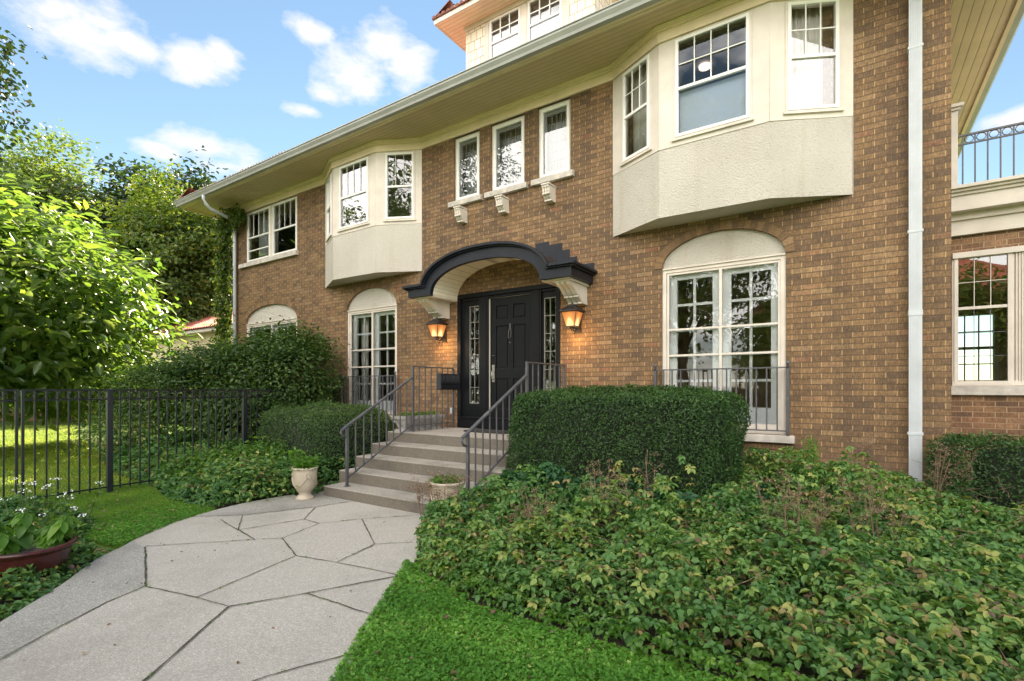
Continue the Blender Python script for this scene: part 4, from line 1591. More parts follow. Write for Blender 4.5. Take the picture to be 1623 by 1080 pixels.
# ==================================================================
#  STEPS, RAILINGS, THINGS AT THE DOOR
# ==================================================================
st = empty('front_steps', (-4.9, -1.3, 0), 'wide concrete front steps with five worn risers up to the landing', 'steps')
SM = local(st)
ys_ = [-2.73, -2.38, -2.03, -1.68, -1.29]
zs_ = [.16, .32, .48, .64, .80]
xl_ = [-6.10, -6.22, -6.30, -6.34, -6.40]
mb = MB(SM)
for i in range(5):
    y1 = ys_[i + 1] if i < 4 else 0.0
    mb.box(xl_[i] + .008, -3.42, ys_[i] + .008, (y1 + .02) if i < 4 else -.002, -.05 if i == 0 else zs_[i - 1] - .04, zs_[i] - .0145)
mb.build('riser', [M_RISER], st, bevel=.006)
mb = MB(SM)
for i in range(5):
    y1 = ys_[i + 1] + .02 if i < 4 else -.002
    mb.box(xl_[i] + .006, -3.416, ys_[i] + .006, y1, zs_[i] - .014, zs_[i])
mb.build('tread', [M_STEP], st, bevel=.012)


def bar(q, p, q_, t=.012):
    q.tube([p, q_], t, 6)


def sq_tube(q, p, r_, h=.011, w=None):
    """square bar between two points"""
    w = w or h
    p, r_ = Vector(p), Vector(r_)
    d_ = (r_ - p).normalized()
    ref = Vector((0, 0, 1)) if abs(d_.z) < .9 else Vector((0, 1, 0))
    a = d_.cross(ref).normalized() * w; b = d_.cross(a).normalized() * h
    P = [p + a + b, p - a + b, p - a - b, p + a - b]; Q = [x + (r_ - p) for x in P]
    for k in range(4):
        q.face([P[k], P[(k + 1) % 4], Q[(k + 1) % 4], Q[k]])
    q.face(P[::-1]); q.face(Q)


def stair_rail(label, up, dn, yw, wallx):
    """up=(x,y) of landing post, dn=(x,y) of bottom post"""
    t = empty('stair_railing', (up[0], up[1], .8), label, 'railing', 'iron railings of the front steps')
    Mx = local(t)
    q = MB(Mx)
    sq_tube(q, (up[0], up[1], .80), (up[0], up[1], 1.87), .017)
    q.build('post', [M_IRON], t)
    q = MB(Mx)
    sq_tube(q, (dn[0], dn[1], .16), (dn[0], dn[1], .98), .017)
    q.box(dn[0] - .035, dn[0] + .035, dn[1] - .035, dn[1] + .035, .16, .168)
    q.build('post', [M_IRON], t)
    q = MB(Mx)
    ex = (dn[0] + (dn[0] - up[0]) * .06, dn[1] - .10, .94)
    sq_tube(q, (up[0], up[1], 1.70), (dn[0], dn[1], .995), .010, .022)
    sq_tube(q, (dn[0], dn[1], .995), ex, .010, .022)
    q.tube([ex, (ex[0], ex[1] - .015, ex[2] - .03), (ex[0], ex[1] + .02, ex[2] - .085), (dn[0], dn[1] - .02, .84)], [.016, .02, .016, .010], 8)
    q.build('handrail', [M_IRON], t)
    q = MB(Mx)
    sq_tube(q, (up[0], up[1], .93), (dn[0], dn[1], .27), .008, .014)
    nb = 9
    for k in range(1, nb):
        f_ = k / nb
        x, y = up[0] + (dn[0] - up[0]) * f_, up[1] + (dn[1] - up[1]) * f_
        sq_tube(q, (x, y, .93 - .66 * f_), (x, y, 1.695 - .70 * f_), .0075)
    q.build('baluster', [M_IRON], t)
    q = MB(Mx)
    sq_tube(q, (up[0], up[1] - .02, 1.872), (wallx, yw, 1.872), .008, .02)
    sq_tube(q, (wallx, yw, .80), (wallx, yw, 1.87), .014)
    q.tube([(wallx, yw, 1.87), (wallx, yw + .03, 1.84), (wallx, yw + .035, 1.80), (wallx, yw + .01, 1.77)], .014, 8)
    nb = 7
    for k in range(1, nb):
        f_ = k / nb
        x, y = up[0] + (wallx - up[0]) * f_, up[1] + (yw - up[1]) * f_
        sq_tube(q, (x, y, .80), (x, y, 1.87), .0075)
    sq_tube(q, (up[0], up[1], .90), (wallx, yw, .90), .006, .012)
    q.build('landing_rail', [M_IRON], t)
    return t


stair_rail('grey iron railing on the left side of the steps, with letter basket', (-6.0, -1.09), (-5.78, -2.57), -.06, -6.02)
stair_rail('grey iron railing on the right side of the steps beside the square hedge', (-3.75, -1.15), (-3.71, -2.50), -.06, -3.75)


def window_rail(a, b, label):
    t = empty('window_railing', ((a + b) / 2, -.09, SILLZ), label, 'railing', 'low iron railings across the ground floor windows')
    Mx = local(t)
    q = MB(Mx)
    y = -.075
    for x in (a, b):
        q = MB(Mx)
        sq_tube(q, (x, y, SILLZ - .0), (x, y, 1.78), .018)
        q.lathe([(.0, 0), (.012, .0), (.010, .018), (.022, .03), (.026, .045), (.02, .062), (0, .07)], (x, y, 1.78), 12)
        q.build('post', [M_IRON], t)
    q = MB(Mx)
    sq_tube(q, (a - .02, y, 1.765), (b + .02, y, 1.765), .008, .018)
    sq_tube(q, (a, y, .985), (b, y, .985), .008, .012)
    n = int(round((b - a) / .118))
    for k in range(1, n):
        x = a + (b - a) * k / n
        sq_tube(q, (x, y, .985), (x, y, 1.76), .008)
    q.build('baluster', [M_IRON], t)


window_rail(-2.30, -.66, 'iron window railing behind the square hedge right of the steps')
window_rail(-9.15, -7.50, 'iron window railing behind the low rounded hedge left of the steps')
window_rail(-13.2, -10.8, 'iron window railing behind the tall leafy shrub at the far left')

# letter basket
t = empty('letter_basket', (-5.97, -.28, 1.49), 'black wrought iron letter basket hung on the left stair railing', 'letter basket')
Mx = local(t)
q = MB(Mx)
for k in range(13):
    y = -.50 + k * .038
    q.tube([(-5.975, y, 1.49), (-5.96, y + .004, 1.50), (-5.885, y + .012, 1.56), (-5.875, y - .004, 1.62), (-5.90, y + .004, 1.70), (-5.90, y, 1.76)], .006, 6)
for z, x in ((1.50, -5.96), (1.76, -5.90)):
    sq_tube(q, (x, -.52, z), (x, -.03, z), .007)
q.box(-5.985, -5.978, -.52, -.03, 1.49, 1.77)
for y in (-.52, -.03):
    q.box(-5.98, -5.89, y - .005, y + .005, 1.5, 1.765)
q.build('basket', [M_FENCE], t)

t = empty('stone_trough', (-6.2, -.72, .8), 'weathered grey stone trough on the landing planted with a small white flower', 'planter')
Mx = local(t)
q = MB(Mx)
x0, x1, y0, y1 = -6.335, -6.065, -1.20, -.26
def taper(q, z0, z1, s0, s1):
    cx_, cy_ = (x0 + x1) / 2, (y0 + y1) / 2
    def rg_(s_, z): return [(cx_ + (sx * (x1 - x0) / 2 + s_ * sx), cy_ + (sy * (y1 - y0) / 2 + s_ * sy), z) for sx, sy in ((-1, -1), (1, -1), (1, 1), (-1, 1))]
    a, b = rg_(s0, z0), rg_(s1, z1)
    for k in range(4):
        q.face([a[k], a[(k + 1) % 4], b[(k + 1) % 4], b[k]])
    q.face(a[::-1]); q.face(b)
taper(q, .80, .83, -.01, -.01); taper(q, .83, .86, -.05, -.06); taper(q, .86, 1.0, -.05, 0); taper(q, 1.0, 1.05, .012, .012)
q.build('trough', [M_TROUGH], t, bevel=.008, merge=False)
rng = np.random.default_rng(11)
n = 500
P = np.stack([rng.uniform(-6.32, -6.08, n), rng.uniform(-1.15, -.3, n), 1.05 + rng.random(n) * .05], 1)
leaf_object('foliage', P, rng.normal(size=(n, 3)) * .5 + [0, 0, 1], rng.uniform(.03, .05, n), M_SHRUB, t, rng=rng)
q = MB(Mx)
for k in range(5):
    a = k * 1.256
    c = Vector((-6.15, -.95, 1.17))
    q.face([c, c + Vector((.012 * math.cos(a), .012 * math.sin(a), .03)), c + Vector((.0, .028 * math.cos(a), .028 * math.sin(a))), c + Vector((.02 * math.cos(a + .6), .02 * math.sin(a + .6), .01))])
q.build('flower', [M_PETAL], t)
q = MB(Mx); q.tube([(-6.18, -.93, 1.04), (-6.15, -.95, 1.17)], .003, 5); q.build('stem', [M_STEM], t)

# door mat
mb = MB()
pts = [(-4.93 + .46 * math.copysign(abs(math.cos(a)) ** .6, math.cos(a)), -.42 + .24 * math.copysign(abs(math.sin(a)) ** .6, math.sin(a))) for a in [2 * math.pi * k / 32 for k in range(32)]]
mb.prism(pts, 'z', .802, .818)
tag(mb.build('door_mat', [M_MAT]), 'dark oval door mat on the landing in front of the black door', 'door mat')


# urns
def urn(loc, s_, label, kind):
    t = empty('urn_planter', loc, label, 'urn', None, rz=R(-20))
    q = MB()
    prof = [(.0, 0), (.115, 0), (.12, .012), (.115, .03), (.085, .055), (.075, .07), (.082, .078), (.075, .086), (.09, .10), (.125, .15), (.148, .21), (.155, .28), (.157, .37), (.158, .40), (.168, .408), (.172, .42), (.165, .432), (.150, .43), (.146, .40), (.0, .385)]
    q.lathe([(r_ * s_, z * s_) for r_, z in prof], n=36)
    q.build('vessel', [M_URN], t)
    q = MB()
    for k in range(3):
        a0 = k * 2.094
        pts = []
        for j in range(15):
            u = j / 14
            a = a0 + u * 2.094
            z = .33 - .16 * math.sin(math.pi * u) ** 1.0
            r_ = np.interp(z, [.10, .15, .21, .28, .40], [.09, .125, .148, .155, .158]) + .004
            pts.append((r_ * s_ * math.cos(a), r_ * s_ * math.sin(a), z * s_))
        q.tube(pts, .008 * s_, 6)
        for rr in (.034, .016):
            c = Vector((.160 * math.cos(a0), .160 * math.sin(a0), .32)) * s_
            ta = Vector((-math.sin(a0), math.cos(a0), 0))
            q.tube([c + (ta * math.cos(b_) + Vector((0, 0, 1)) * math.sin(b_)) * rr * s_ for b_ in [2 * math.pi * j / 12 for j in range(13)]], .006 * s_, 6)
    q.build('garland', [M_URN], t)
    q = MB(); q.lathe([(.0, .395 * s_), (.146 * s_, .39 * s_)], n=20); q.build('soil', [M_SOIL], t)
    return t


rng = np.random.default_rng(5)
u1 = urn((-6.13, -2.98, .022), 1.0, 'cream glazed urn with garland at the left foot of the steps', 'l')
n = 420
A_ = rng.uniform(0, 2 * np.pi, n); rr = np.sqrt(rng.random(n)) * .16
P = np.stack([rr * np.cos(A_), rr * np.sin(A_), .41 + rng.random(n) ** 1.5 * .13], 1)
leaf_object('foliage', P, rng.normal(size=(n, 3)) * .6 + [0, 0, 1], rng.uniform(.04, .075, n), M_FRESH, u1, rng=rng, world=False, rnd=rng.random(n) * .7)
P = np.array([(-.12, -.08, .60), (-.18, -.1, .57), (-.06, -.12, .62), (-.2, -.04, .52), (-.1, -.04, .56)])
PP = np.repeat(P, 14, 0) + rng.normal(size=(70, 3)) * .03
leaf_object('shoot', PP, rng.normal(size=(70, 3)) * .5 + [0, 0, 1], .07, M_FRESH, u1, rng=rng, world=False)
q = MB()
for p in P:
    q.tube([(0, 0, .40), (p[0] * .5, p[1] * .5, .48), tuple(p)], .005, 5)
q.build('stem', [M_STEM], u1)
u2 = urn((-3.60, -2.98, .05), 1.08, 'cream glazed urn half hidden by dry plants right of the steps', 'r')
n = 700
A_ = rng.uniform(0, 2 * np.pi, n); rr = np.sqrt(rng.random(n)) * .17
P = np.stack([rr * np.cos(A_), rr * np.sin(A_), .41 + rng.random(n) ** 1.5 * .10], 1)
leaf_object('foliage', P, rng.normal(size=(n, 3)) * .6 + [0, 0, 1], rng.uniform(.025, .04, n), M_SHRUB, u2, rng=rng, world=False)
leaf_object('dry_foliage', P[:260] * [1.1, 1.1, 1.04], rng.normal(size=(260, 3)), .02, M_DRYL, u2, rng=rng, world=False)

# red bowl pot at the left border of the path
t = empty('bowl_planter', (-5.43, -5.91, -.03), 'oxblood red bowl pot with leafy plant at the left edge of the path', 'flower pot', rz=0)
q = MB()
q.lathe([(0, .0), (.17, .0), (.22, .06), (.262, .16), (.275, .24), (.28, .26), (.312, .275), (.318, .292), (.305, .305), (.268, .30), (.255, .27), (.24, .25), (0, .25)], n=40)
q.build('bowl', [M_REDPOT], t)
q = MB(); q.lathe([(.0, .262), (.25, .258)], n=20); q.build('soil', [M_SOIL], t)
Ps, Ts, Ns, Sz = [], [], [], []
q = MB()
for k in range(11):
    a = rng.uniform(0, 6.28); r0 = rng.uniform(.02, .16); h = rng.uniform(.12, .30)
    bx, by = -.06 + r0 * math.cos(a), .02 + r0 * math.sin(a)
    tx, ty = bx + .10 * math.cos(a), by + .10 * math.sin(a)
    q.tube([(bx, by, .25), (tx, ty, .25 + h)], .005, 5)
    for lv in range(3):
        f_ = 1 - lv * .28
        for j in range(6):
            b_ = j * 1.047 + lv * .5
            Ps.append((bx + (tx - bx) * f_, by + (ty - by) * f_, .25 + h * f_))
            Ts.append((math.cos(b_), math.sin(b_), -.35 - .1 * lv))
            Ns.append((.75 * math.cos(b_), .75 * math.sin(b_), .8)); Sz.append(rng.uniform(.11, .17))
q.build('stem', [M_STEM], t)
leaf_object('foliage', np.array(Ps), np.array(Ns), np.array(Sz), M_FRESH, t, T=np.array(Ts), aspect=.56, fold=.10, rng=rng, world=False)
q = MB()
for (dx, dy) in ((-.28, -.32), (-.34, -.22), (-.20, -.38)):
    pts = [Vector((.08, 0, .28)), Vector((-.02, -.08, .37)), Vector((dx * .6, dy * .6, .30)), Vector((dx, dy, .05))]
    for i in range(3):
        a, b = pts[i], pts[i + 1]
        w0, w1 = (.022, .02, .014, .003)[i], (.022, .02, .014, .003)[i + 1]
        sd = Vector((.6, -.8, 0))
        q.face([a - sd * w0, b - sd * w1, b + sd * w1, a + sd * w0])
q.build('strap_leaf', [M_FRESH], t)

# ==================================================================
#  FENCE
# ==================================================================
def fpost(q, x, y, w=.036, h=1.5, zb=None):
    zb = float(gh(x, y)) if zb is None else zb
    q.box(x - w, x + w, y - w, y + w, zb - .05, h - .02)
    q.box(x - w - .006, x + w + .006, y - w - .006, y + w + .006, h - .02, h - .008)
    q.face([(x - w - .006, y - w - .006, h - .008), (x + w + .006, y - w - .006, h - .008), (x, y, h + .012)])
    q.face([(x + w + .006, y - w - .006, h - .008), (x + w + .006, y + w + .006, h - .008), (x, y, h + .012)])
    q.face([(x + w + .006, y + w + .006, h - .008), (x - w - .006, y + w + .006, h - .008), (x, y, h + .012)])
    q.face([(x - w - .006, y + w + .006, h - .008), (x - w - .006, y - w - .006, h - .008), (x, y, h + .012)])


def fpanel(q, a, b, n, zt=1.485):
    a, b = Vector((*a, 0)), Vector((*b, 0))
    d_ = (b - a).normalized()
    for z, t in ((zt, .012), (zt - .13, .010), (.10, .010)):
        sq_tube(q, a + Vector((0, 0, z)), b + Vector((0, 0, z)), t, .014)
    for k in range(1, n):
        p = a.lerp(b, k / n)
        sq_tube(q, p + Vector((0, 0, .06)), p + Vector((0, 0, zt - .01)), .0085)
    for k in range(n):
        c = a.lerp(b, (k + .5) / n) + Vector((0, 0, zt - .066))
        pts = [c + d_ * .045 * math.cos(t_) + Vector((0, 0, .045 * math.sin(t_))) for t_ in [2 * math.pi * j / 16 for j in range(17)]]
        q.tube(pts, .0055, 6)


FP = [(-9.36, -.07), (-9.1, -2.2), (-8.85, -4.28)]
FPE = (-8.74, -5.22)
t = empty('garden_fence', (-9.1, -2.2, 0), 'black iron garden fence with ring frieze running from house to lawn', 'fence')
Mx = local(t)
for p in FP:
    q = MB(Mx); fpost(q, *p, w=.034); q.build('post', [M_FENCE], t)
for a, b, n in ((FP[0], FP[1], 17), (FP[1], FP[2], 16), (FP[2], FPE, 8)):
    q = MB(Mx); fpanel(q, a, b, n); q.build('panel', [M_FENCE], t)
q = MB(Mx); fpost(q, *FPE, w=.014, h=1.49); q.build('end_post', [M_FENCE], t)
t = empty('garden_gate', (-8.73, -5.30, 0), 'black iron garden gate in line with the fence, near the white flowers', 'gate')
Mx = local(t)
q = MB(Mx); fpost(q, -8.73, -5.28, w=.014, h=1.49); q.build('stile', [M_FENCE], t)
q = MB(Mx); fpost(q, -8.60, -6.35, w=.014, h=1.49); q.build('stile', [M_FENCE], t)
q = MB(Mx); fpanel(q, (-8.73, -5.28), (-8.60, -6.35), 9); q.build('panel', [M_FENCE], t)

# terrace railing
t = empty('terrace_railing', (3.4, 1.55, 3.966), 'dark iron railing with ring frieze on the right wing terrace', 'railing')
Mx = local(t)
q = MB(Mx)
ry = 1.62
sq_tube(q, (1.12, ry, 4.785), (6.4, ry, 4.785), .011, .016)
sq_tube(q, (1.12, ry, 4.67), (6.4, ry, 4.67), .009, .013)
sq_tube(q, (1.12, ry, 4.03), (6.4, ry, 4.03), .009, .013)
k = 0
x = 1.18
while x < 6.4:
    sq_tube(q, (x, ry, 3.97), (x, ry, 4.785), .0075)
    c = Vector((x + .06, ry, 4.7275))
    q.tube([c + Vector((.045 * math.cos(a), 0, .045 * math.sin(a))) for a in [2 * math.pi * j / 16 for j in range(17)]], .0055, 6)
    x += .12
q.build('rail', [M_IRON], t)


# curtains and ceiling lamp behind the bay windows
def curtain(p0, p1, z0, z1, mat, amp, waves, label, group='curtains behind the upper windows'):
    mb = MB()
    p0, p1 = Vector((*p0, 0)), Vector((*p1, 0))
    d_ = (p1 - p0); nn = Vector((-d_.y, d_.x, 0)).normalized()
    n = waves * 8
    prev = None
    for i in range(n + 1):
        u = i / n
        p = p0 + d_ * u + nn * amp * math.sin(u * waves * 2 * math.pi + .6 * math.sin(u * 9))
        if prev is not None:
            mb.face([(prev.x, prev.y, z0), (p.x, p.y, z0), (p.x, p.y, z1), (prev.x, prev.y, z1)], smooth=True)
        prev = p
    o = mb.build('curtain', [mat])
    tag(o, label, 'curtain', group)
    sm = o.modifiers.new('thick', 'SOLIDIFY'); sm.thickness = .004


curtain((-.62, -.12), (-.02, .17), 4.70, 6.1, M_CURT, .018, 9, 'pleated white curtain in the right pane of the large right bay')
curtain((-2.90, .16), (-2.35, -.12), 4.70, 6.1, M_CURT, .018, 9, 'pleated curtain in the left side pane of the large right bay')
curtain((-9.6, .12), (-9.1, -.15), 4.7, 6.1, M_SHEER, .012, 8, 'grey curtain in the left side pane of the left bay')
curtain((-13.0, .28), (-12.1, .28), 4.75, 6.05, M_SHEER, .012, 12, 'sheer curtain behind the left half of the double upper window')
for (a, b), w_ in zip(WIN3, ('left', 'middle', 'right')):
    curtain((a + .03, .27), (b - .03, .27), 4.9, 6.05, M_SHEER, .010, 10, 'sheer grey curtain behind the %s one of three small windows' % w_)
curtain((-8.95, .30), (-8.72, .30), .95, 3.08, M_CURT, .014, 5, 'white curtain at the left edge of the french window near the steps')
mb = MB()
mb.lathe([(.0, .0), (.05, .0), (.085, .02), (.09, .05), (.0, .05)], (0, 0, 0), 20)
o = mb.build('ceiling_light', [M_CLAMP]); o.location = (-1.85, .85, 6.31)
tag(o, 'small lit ceiling light seen through the large right bay window', 'ceiling light')

# ==================================================================
#  HEDGES AND SHRUBS
# ==================================================================
def hedge(name, c, half, p, n, label, leaf=(.022, .038), seed=1, lumpy=.06, cat='hedge', mat=M_YEW, core=.93, group=None, inner=.09):
    rng = np.random.default_rng(seed)
    t = empty(name, (c[0], c[1], c[2] - half[2]), label, cat, group)
    P, N = superbox(n, *half, p, rng)
    P = P + N * (lump(P, 4.0, lumpy, seed) - np.abs(rng.normal(size=n)) * inner * .5 + .01)[:, None]
    N2 = unit(N * .9 + rng.normal(size=(n, 3)) * .75 + [0, 0, .25])
    r_ = np.clip(rng.random(n) * .75 + .25 * (N[:, 2] > .5) * rng.random(n) + lump(P, 9, .16, seed + 3), 0, 1)
    leaf_object('foliage', P + np.array(c), N2, rng.uniform(*leaf, n), mat, t, rng=rng, aspect=.42, rnd=r_, three=True, droop=.1)
    # stray shoots
    ks = rng.choice(n, int(n * .006), replace=False)
    SP = np.repeat(P[ks], 6, 0) + np.repeat(N[ks] * .4 + [0, 0, .6], 6, 0) * (np.tile(np.arange(6), len(ks)) * .010)[:, None]
    leaf_object('shoots', SP + np.array(c), rng.normal(size=SP.shape) + np.repeat(N[ks], 6, 0) * .3, .026, M_FRESHD, t, rng=rng, aspect=.3, three=True)
    # twiggy dark core
    q = MB()
    m, k = 14, 24
    hx, hy, hz = [h * core for h in half]
    for i in range(m):
        for j in range(k):
            vs = []
            for (a, b) in ((i, j), (i, j + 1), (i + 1, j + 1), (i + 1, j)):
                th = math.pi * a / m; ph = 2 * math.pi * b / k
                v = np.array([math.sin(th) * math.cos(ph), math.sin(th) * math.sin(ph), math.cos(th)])
                v = v / (np.abs(v) ** p).sum() ** (1 / p)
                vs.append((v[0] * hx, v[1] * hy, half[2] + v[2] * hz))
            q.face(vs, smooth=True)
    q.build('twigs', [M_CORE], t)
    return t


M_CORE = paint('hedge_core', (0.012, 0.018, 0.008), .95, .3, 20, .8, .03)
hedge('square_hedge', (-2.28, -1.33, .72), (1.27, .77, .77), 7, 95000, 'large square clipped dark green hedge right of the front steps', seed=21, group='clipped yew hedges')
hedge('rounded_hedge', (-7.62, -1.55, .55), (1.12, .85, .68), 3.4, 52000, 'low rounded clipped hedge left of the front steps', seed=22, group='clipped yew hedges', lumpy=.06, mat=M_YEWL)
hedge('square_hedge', (2.35, -.36, .55), (1.72, .30, .50), 8, 42000, 'long low clipped hedge at the right edge below the wing window', seed=23, group='clipped yew hedges', core=.78)


def shrub(name, label, cat, lumps, leaf, n, mat, seed, stems=7, base=(0, 0), aspect=.55, rbias=None, bark=M_BARKD, zbase=0.0, upn=.55, shell=(.62, 1.0), tilt=.8, group=None, cl=None):
    """leafy mass made of overlapping ellipsoids (world coordinates); leaves sit in sprays"""
    rng = np.random.default_rng(seed)
    t = empty(name, (base[0], base[1], zbase), label, cat, group)
    vol = np.array([l[3] * l[4] + l[4] * l[5] + l[3] * l[5] for l in lumps])
    ns = max(8, int(n / (cl or 22)))
    k = rng.choice(len(lumps), ns, p=vol / vol.sum())
    L_ = np.array(lumps, float)[k]
    dv = unit(rng.normal(size=(ns, 3)))
    dv[:, 2] = np.where(dv[:, 2] < -.45, -dv[:, 2], dv[:, 2])
    rad = rng.uniform(*shell, ns)
    C = L_[:, :3] + dv * L_[:, 3:6] * rad[:, None]
    C += dv * lump(C, 2.2, .16, seed)[:, None]
    per = n // ns
    P = np.repeat(C, per, 0); D_ = np.repeat(dv, per, 0)
    sp = np.mean(leaf) * 2.4
    P = P + rng.normal(size=P.shape) * [sp, sp, sp * .45]
    keep_ = P[:, 2] > zbase + .03
    P, D_ = P[keep_], D_[keep_]
    N = unit(D_ * (1 - upn) + [0, 0, upn] + rng.normal(size=P.shape) * .38 * tilt)
    T = unit(D_ + rng.normal(size=P.shape) * .8 + [0, 0, -.25])
    cr = np.repeat(rng.normal(size=ns) * .16, per)[keep_]
    r_ = np.clip(rng.random(len(P)) * .75 + .1 + cr, 0, 1)
    leaf_object('foliage', P, N, rng.uniform(*leaf, len(P)), mat, t, T=T, rng=rng, aspect=aspect, rnd=r_)
    q = MB(local(t))
    for i in range(stems):
        j = rng.integers(len(C))
        e = C[j]
        b0 = np.array([base[0] + rng.normal() * .06, base[1] + rng.normal() * .06, zbase - .05])
        m1 = b0 * .6 + e * .4 + rng.normal(size=3) * .08 + [0, 0, .15]
        m2 = b0 * .3 + e * .7 + rng.normal(size=3) * .08 + [0, 0, .1]
        r0 = .012 + .012 * np.linalg.norm(e - b0)
        q.tube([b0, m1, m2, e], [r0, r0 * .7, r0 * .45, r0 * .15], 6)
    q.build('branches', [bark], t)
    return t


shrub('tall_shrub', 'broad dark green leafy shrub in front of the left ground floor windows', 'shrub',
      [(-10.2, -1.15, 1.35, 1.5, 1.0, 1.28), (-11.3, -1.6, 1.25, 1.4, 1.1, 1.15), (-12.6, -2.1, 1.25, 1.3, .9, .8), (-10.0, -1.6, .9, 1.2, .8, .8), (-9.5, -.95, 1.6, .95, .7, 1.1)],
      (.055, .09), 46000, M_SHRUBD, 31, stems=14, base=(-10.6, -1.5), shell=(.72, 1.0), cl=30)
for x, y, lab, sd in ((-7.15, -3.42, 'reddish green leafy perennial mound at the front of the left bed near the urn', 34), (-8.35, -3.15, 'green leafy perennial mound in the left bed near the first fence post', 35), (-7.7, -2.7, 'taller loose green perennial in the middle of the left bed', 36)):
    shrub('perennial', lab, 'plant', [(x, y, .24, .55, .36, .30), (x + .3, y + .12, .2, .4, .3, .26), (x - .2, y + .1, .38 if sd == 36 else .22, .35, .3, .3)], (.05, .085), 2600, M_COVER if sd == 34 else M_SHRUB, sd, base=(x, y), zbase=.02, stems=9)
shrub('golden_shrub', 'sunlit yellow green shrub beyond the fence near the far lawn', 'shrub',
      [(-16.6, -1.6, 1.2, 1.9, 1.2, 1.1), (-18.4, -1.0, 1.3, 1.5, 1.2, 1.2)], (.08, .13), 9000, M_PALET, 32, base=(-17.2, -1.4))
shrub('low_shrub', 'low sunlit leafy shrub just beyond the fence at the lawn edge', 'shrub',
      [(-12.3, -2.9, .45, .9, .6, .45), (-13.4, -2.6, .5, .9, .6, .5), (-14.6, -2.0, .6, 1.0, .7, .55)], (.05, .08), 6000, M_COVER, 33, base=(-13.2, -2.6))


# ==================================================================
#  TREES
# ==================================================================
def tree(name, label, base, trunk_h, trunk_r, crown, nspray, per, leaf, mat, seed, bark=M_BARK, shell=(.5, 1.0), flat=.5, spread=.75, upn=.5, aspect=.6, lump_a=.22, limbs=16, group=None, tilt=.5, three=False, cut=None, low=-.55):
    rng = np.random.default_rng(seed)
    t = empty(name, (*base, 0), label, 'tree', group)
    c = np.array(crown[:3], float); r = np.array(crown[3:], float)
    dv = unit(rng.normal(size=(nspray, 3)))
    dv[:, 2] = np.where(dv[:, 2] < low, -dv[:, 2] * .6, dv[:, 2])
    rad = rng.uniform(*shell, nspray) ** .8
    lm = 1 + lump(dv * 1.0, 3.2, lump_a, seed + 1)
    C = c + dv * r * (rad * lm)[:, None]
    if cut is not None:
        C = C[cut(C)]
    ns = len(C)
    dv = unit((C - c) / r)
    P = np.repeat(C, per, 0); D_ = np.repeat(dv, per, 0)
    P = P + rng.normal(size=P.shape) * np.array([spread, spread, spread * flat])
    N = unit(D_ * (1 - upn) + [0, 0, upn] + rng.normal(size=P.shape) * tilt)
    T = unit(D_ * .8 + rng.normal(size=P.shape) * .7 + [0, 0, -.2])
    cr = np.repeat(rng.normal(size=ns) * .18, per)
    r_ = np.clip(rng.random(len(P)) * .7 + .12 + cr, 0, 1)
    leaf_object('crown', P, N, rng.uniform(*leaf, len(P)), mat, t, T=T, rng=rng, aspect=aspect, rnd=r_, three=three)
    q = MB(local(t))
    b0 = np.array([base[0], base[1], -.1])
    top = np.array([c[0], c[1], trunk_h])
    q.tube([b0, b0 * .5 + top * .5 + rng.normal(size=3) * .06 * trunk_h * .3, top, top * .4 + c * .6 + [0, 0, r[2] * .2]], [trunk_r * 1.25, trunk_r, trunk_r * .85, trunk_r * .4], 10)
    q.build('trunk', [bark], t)
    q = MB(local(t))
    idx = rng.choice(ns, min(limbs, ns), replace=False)
    for j in idx:
        e = C[j]
        s0 = b0 + (top - b0) * rng.uniform(.75, 1.0)
        s0 = np.array([top[0], top[1], 0]) * [1, 1, 0] + [0, 0, s0[2]]
        L_ = np.linalg.norm(e - s0)
        m1 = s0 * .62 + e * .38 + rng.normal(size=3) * .05 * L_ + [0, 0, .06 * L_]
        m2 = s0 * .3 + e * .7 + rng.normal(size=3) * .05 * L_ + [0, 0, .04 * L_]
        r0 = trunk_r * .42 * rng.uniform(.6, 1)
        q.tube([s0, m1, m2, e], [r0, r0 * .65, r0 * .4, r0 * .1], 6)
        for _ in range(2):
            j2 = np.argmin(np.linalg.norm(C - (m2 + rng.normal(size=3) * L_ * .25), axis=1))
            q.tube([m1, m1 * .4 + C[j2] * .6 + rng.normal(size=3) * .04 * L_, C[j2]], [r0 * .5, r0 * .3, r0 * .08], 5)
    q.build('limbs', [bark], t)
    return t


tree('magnolia_tree', 'broad leaved bright green small tree behind the iron fence on the left', (-17.6, -4.4), 1.6, .14,
     (-17.2, -4.25, 3.55, 4.5, 3.4, 2.85), 1450, 16, (.21, .33), M_MAG, 41, bark=M_BARKD, shell=(.45, 1.0), flat=.5, spread=.26, upn=.62, aspect=.46, lump_a=.14, limbs=40, tilt=.36, low=-.96)
tree('maple_tree', 'tall maple whose dark leaves hang into the top left of the view', (-24.0, -5.8), 4.5, .3,
     (-23.7, -5.8, 10.2, 2.9, 3.2, 7.0), 720, 46, (.13, .21), M_DARKT, 42, spread=.34, lump_a=.22, limbs=24, shell=(.45, 1.0), aspect=.8)
tree('pale_tree', 'tall pale green tree in the left background', (-60, 6.8), 9, .5, (-60, 6.8, 14.0, 7.5, 6.5, 8.0), 620, 56, (.3, .5), M_PALET, 43, spread=.9, lump_a=.35)
tree('dark_tree', 'dark green spreading tree in the background above the lawn', (-53, 10.4), 7, .5, (-53, 10.4, 11.6, 7.2, 6.5, 7.0), 700, 60, (.3, .5), M_DARKT, 44, spread=.85, lump_a=.35)
tree('dark_tree', 'second dark background tree just left of the house eave', (-46.5, 12.3), 7, .5, (-46.5, 12.3, 11.8, 6.2, 5.6, 6.8), 640, 60, (.3, .5), M_DARKT, 45, spread=.8, lump_a=.35)
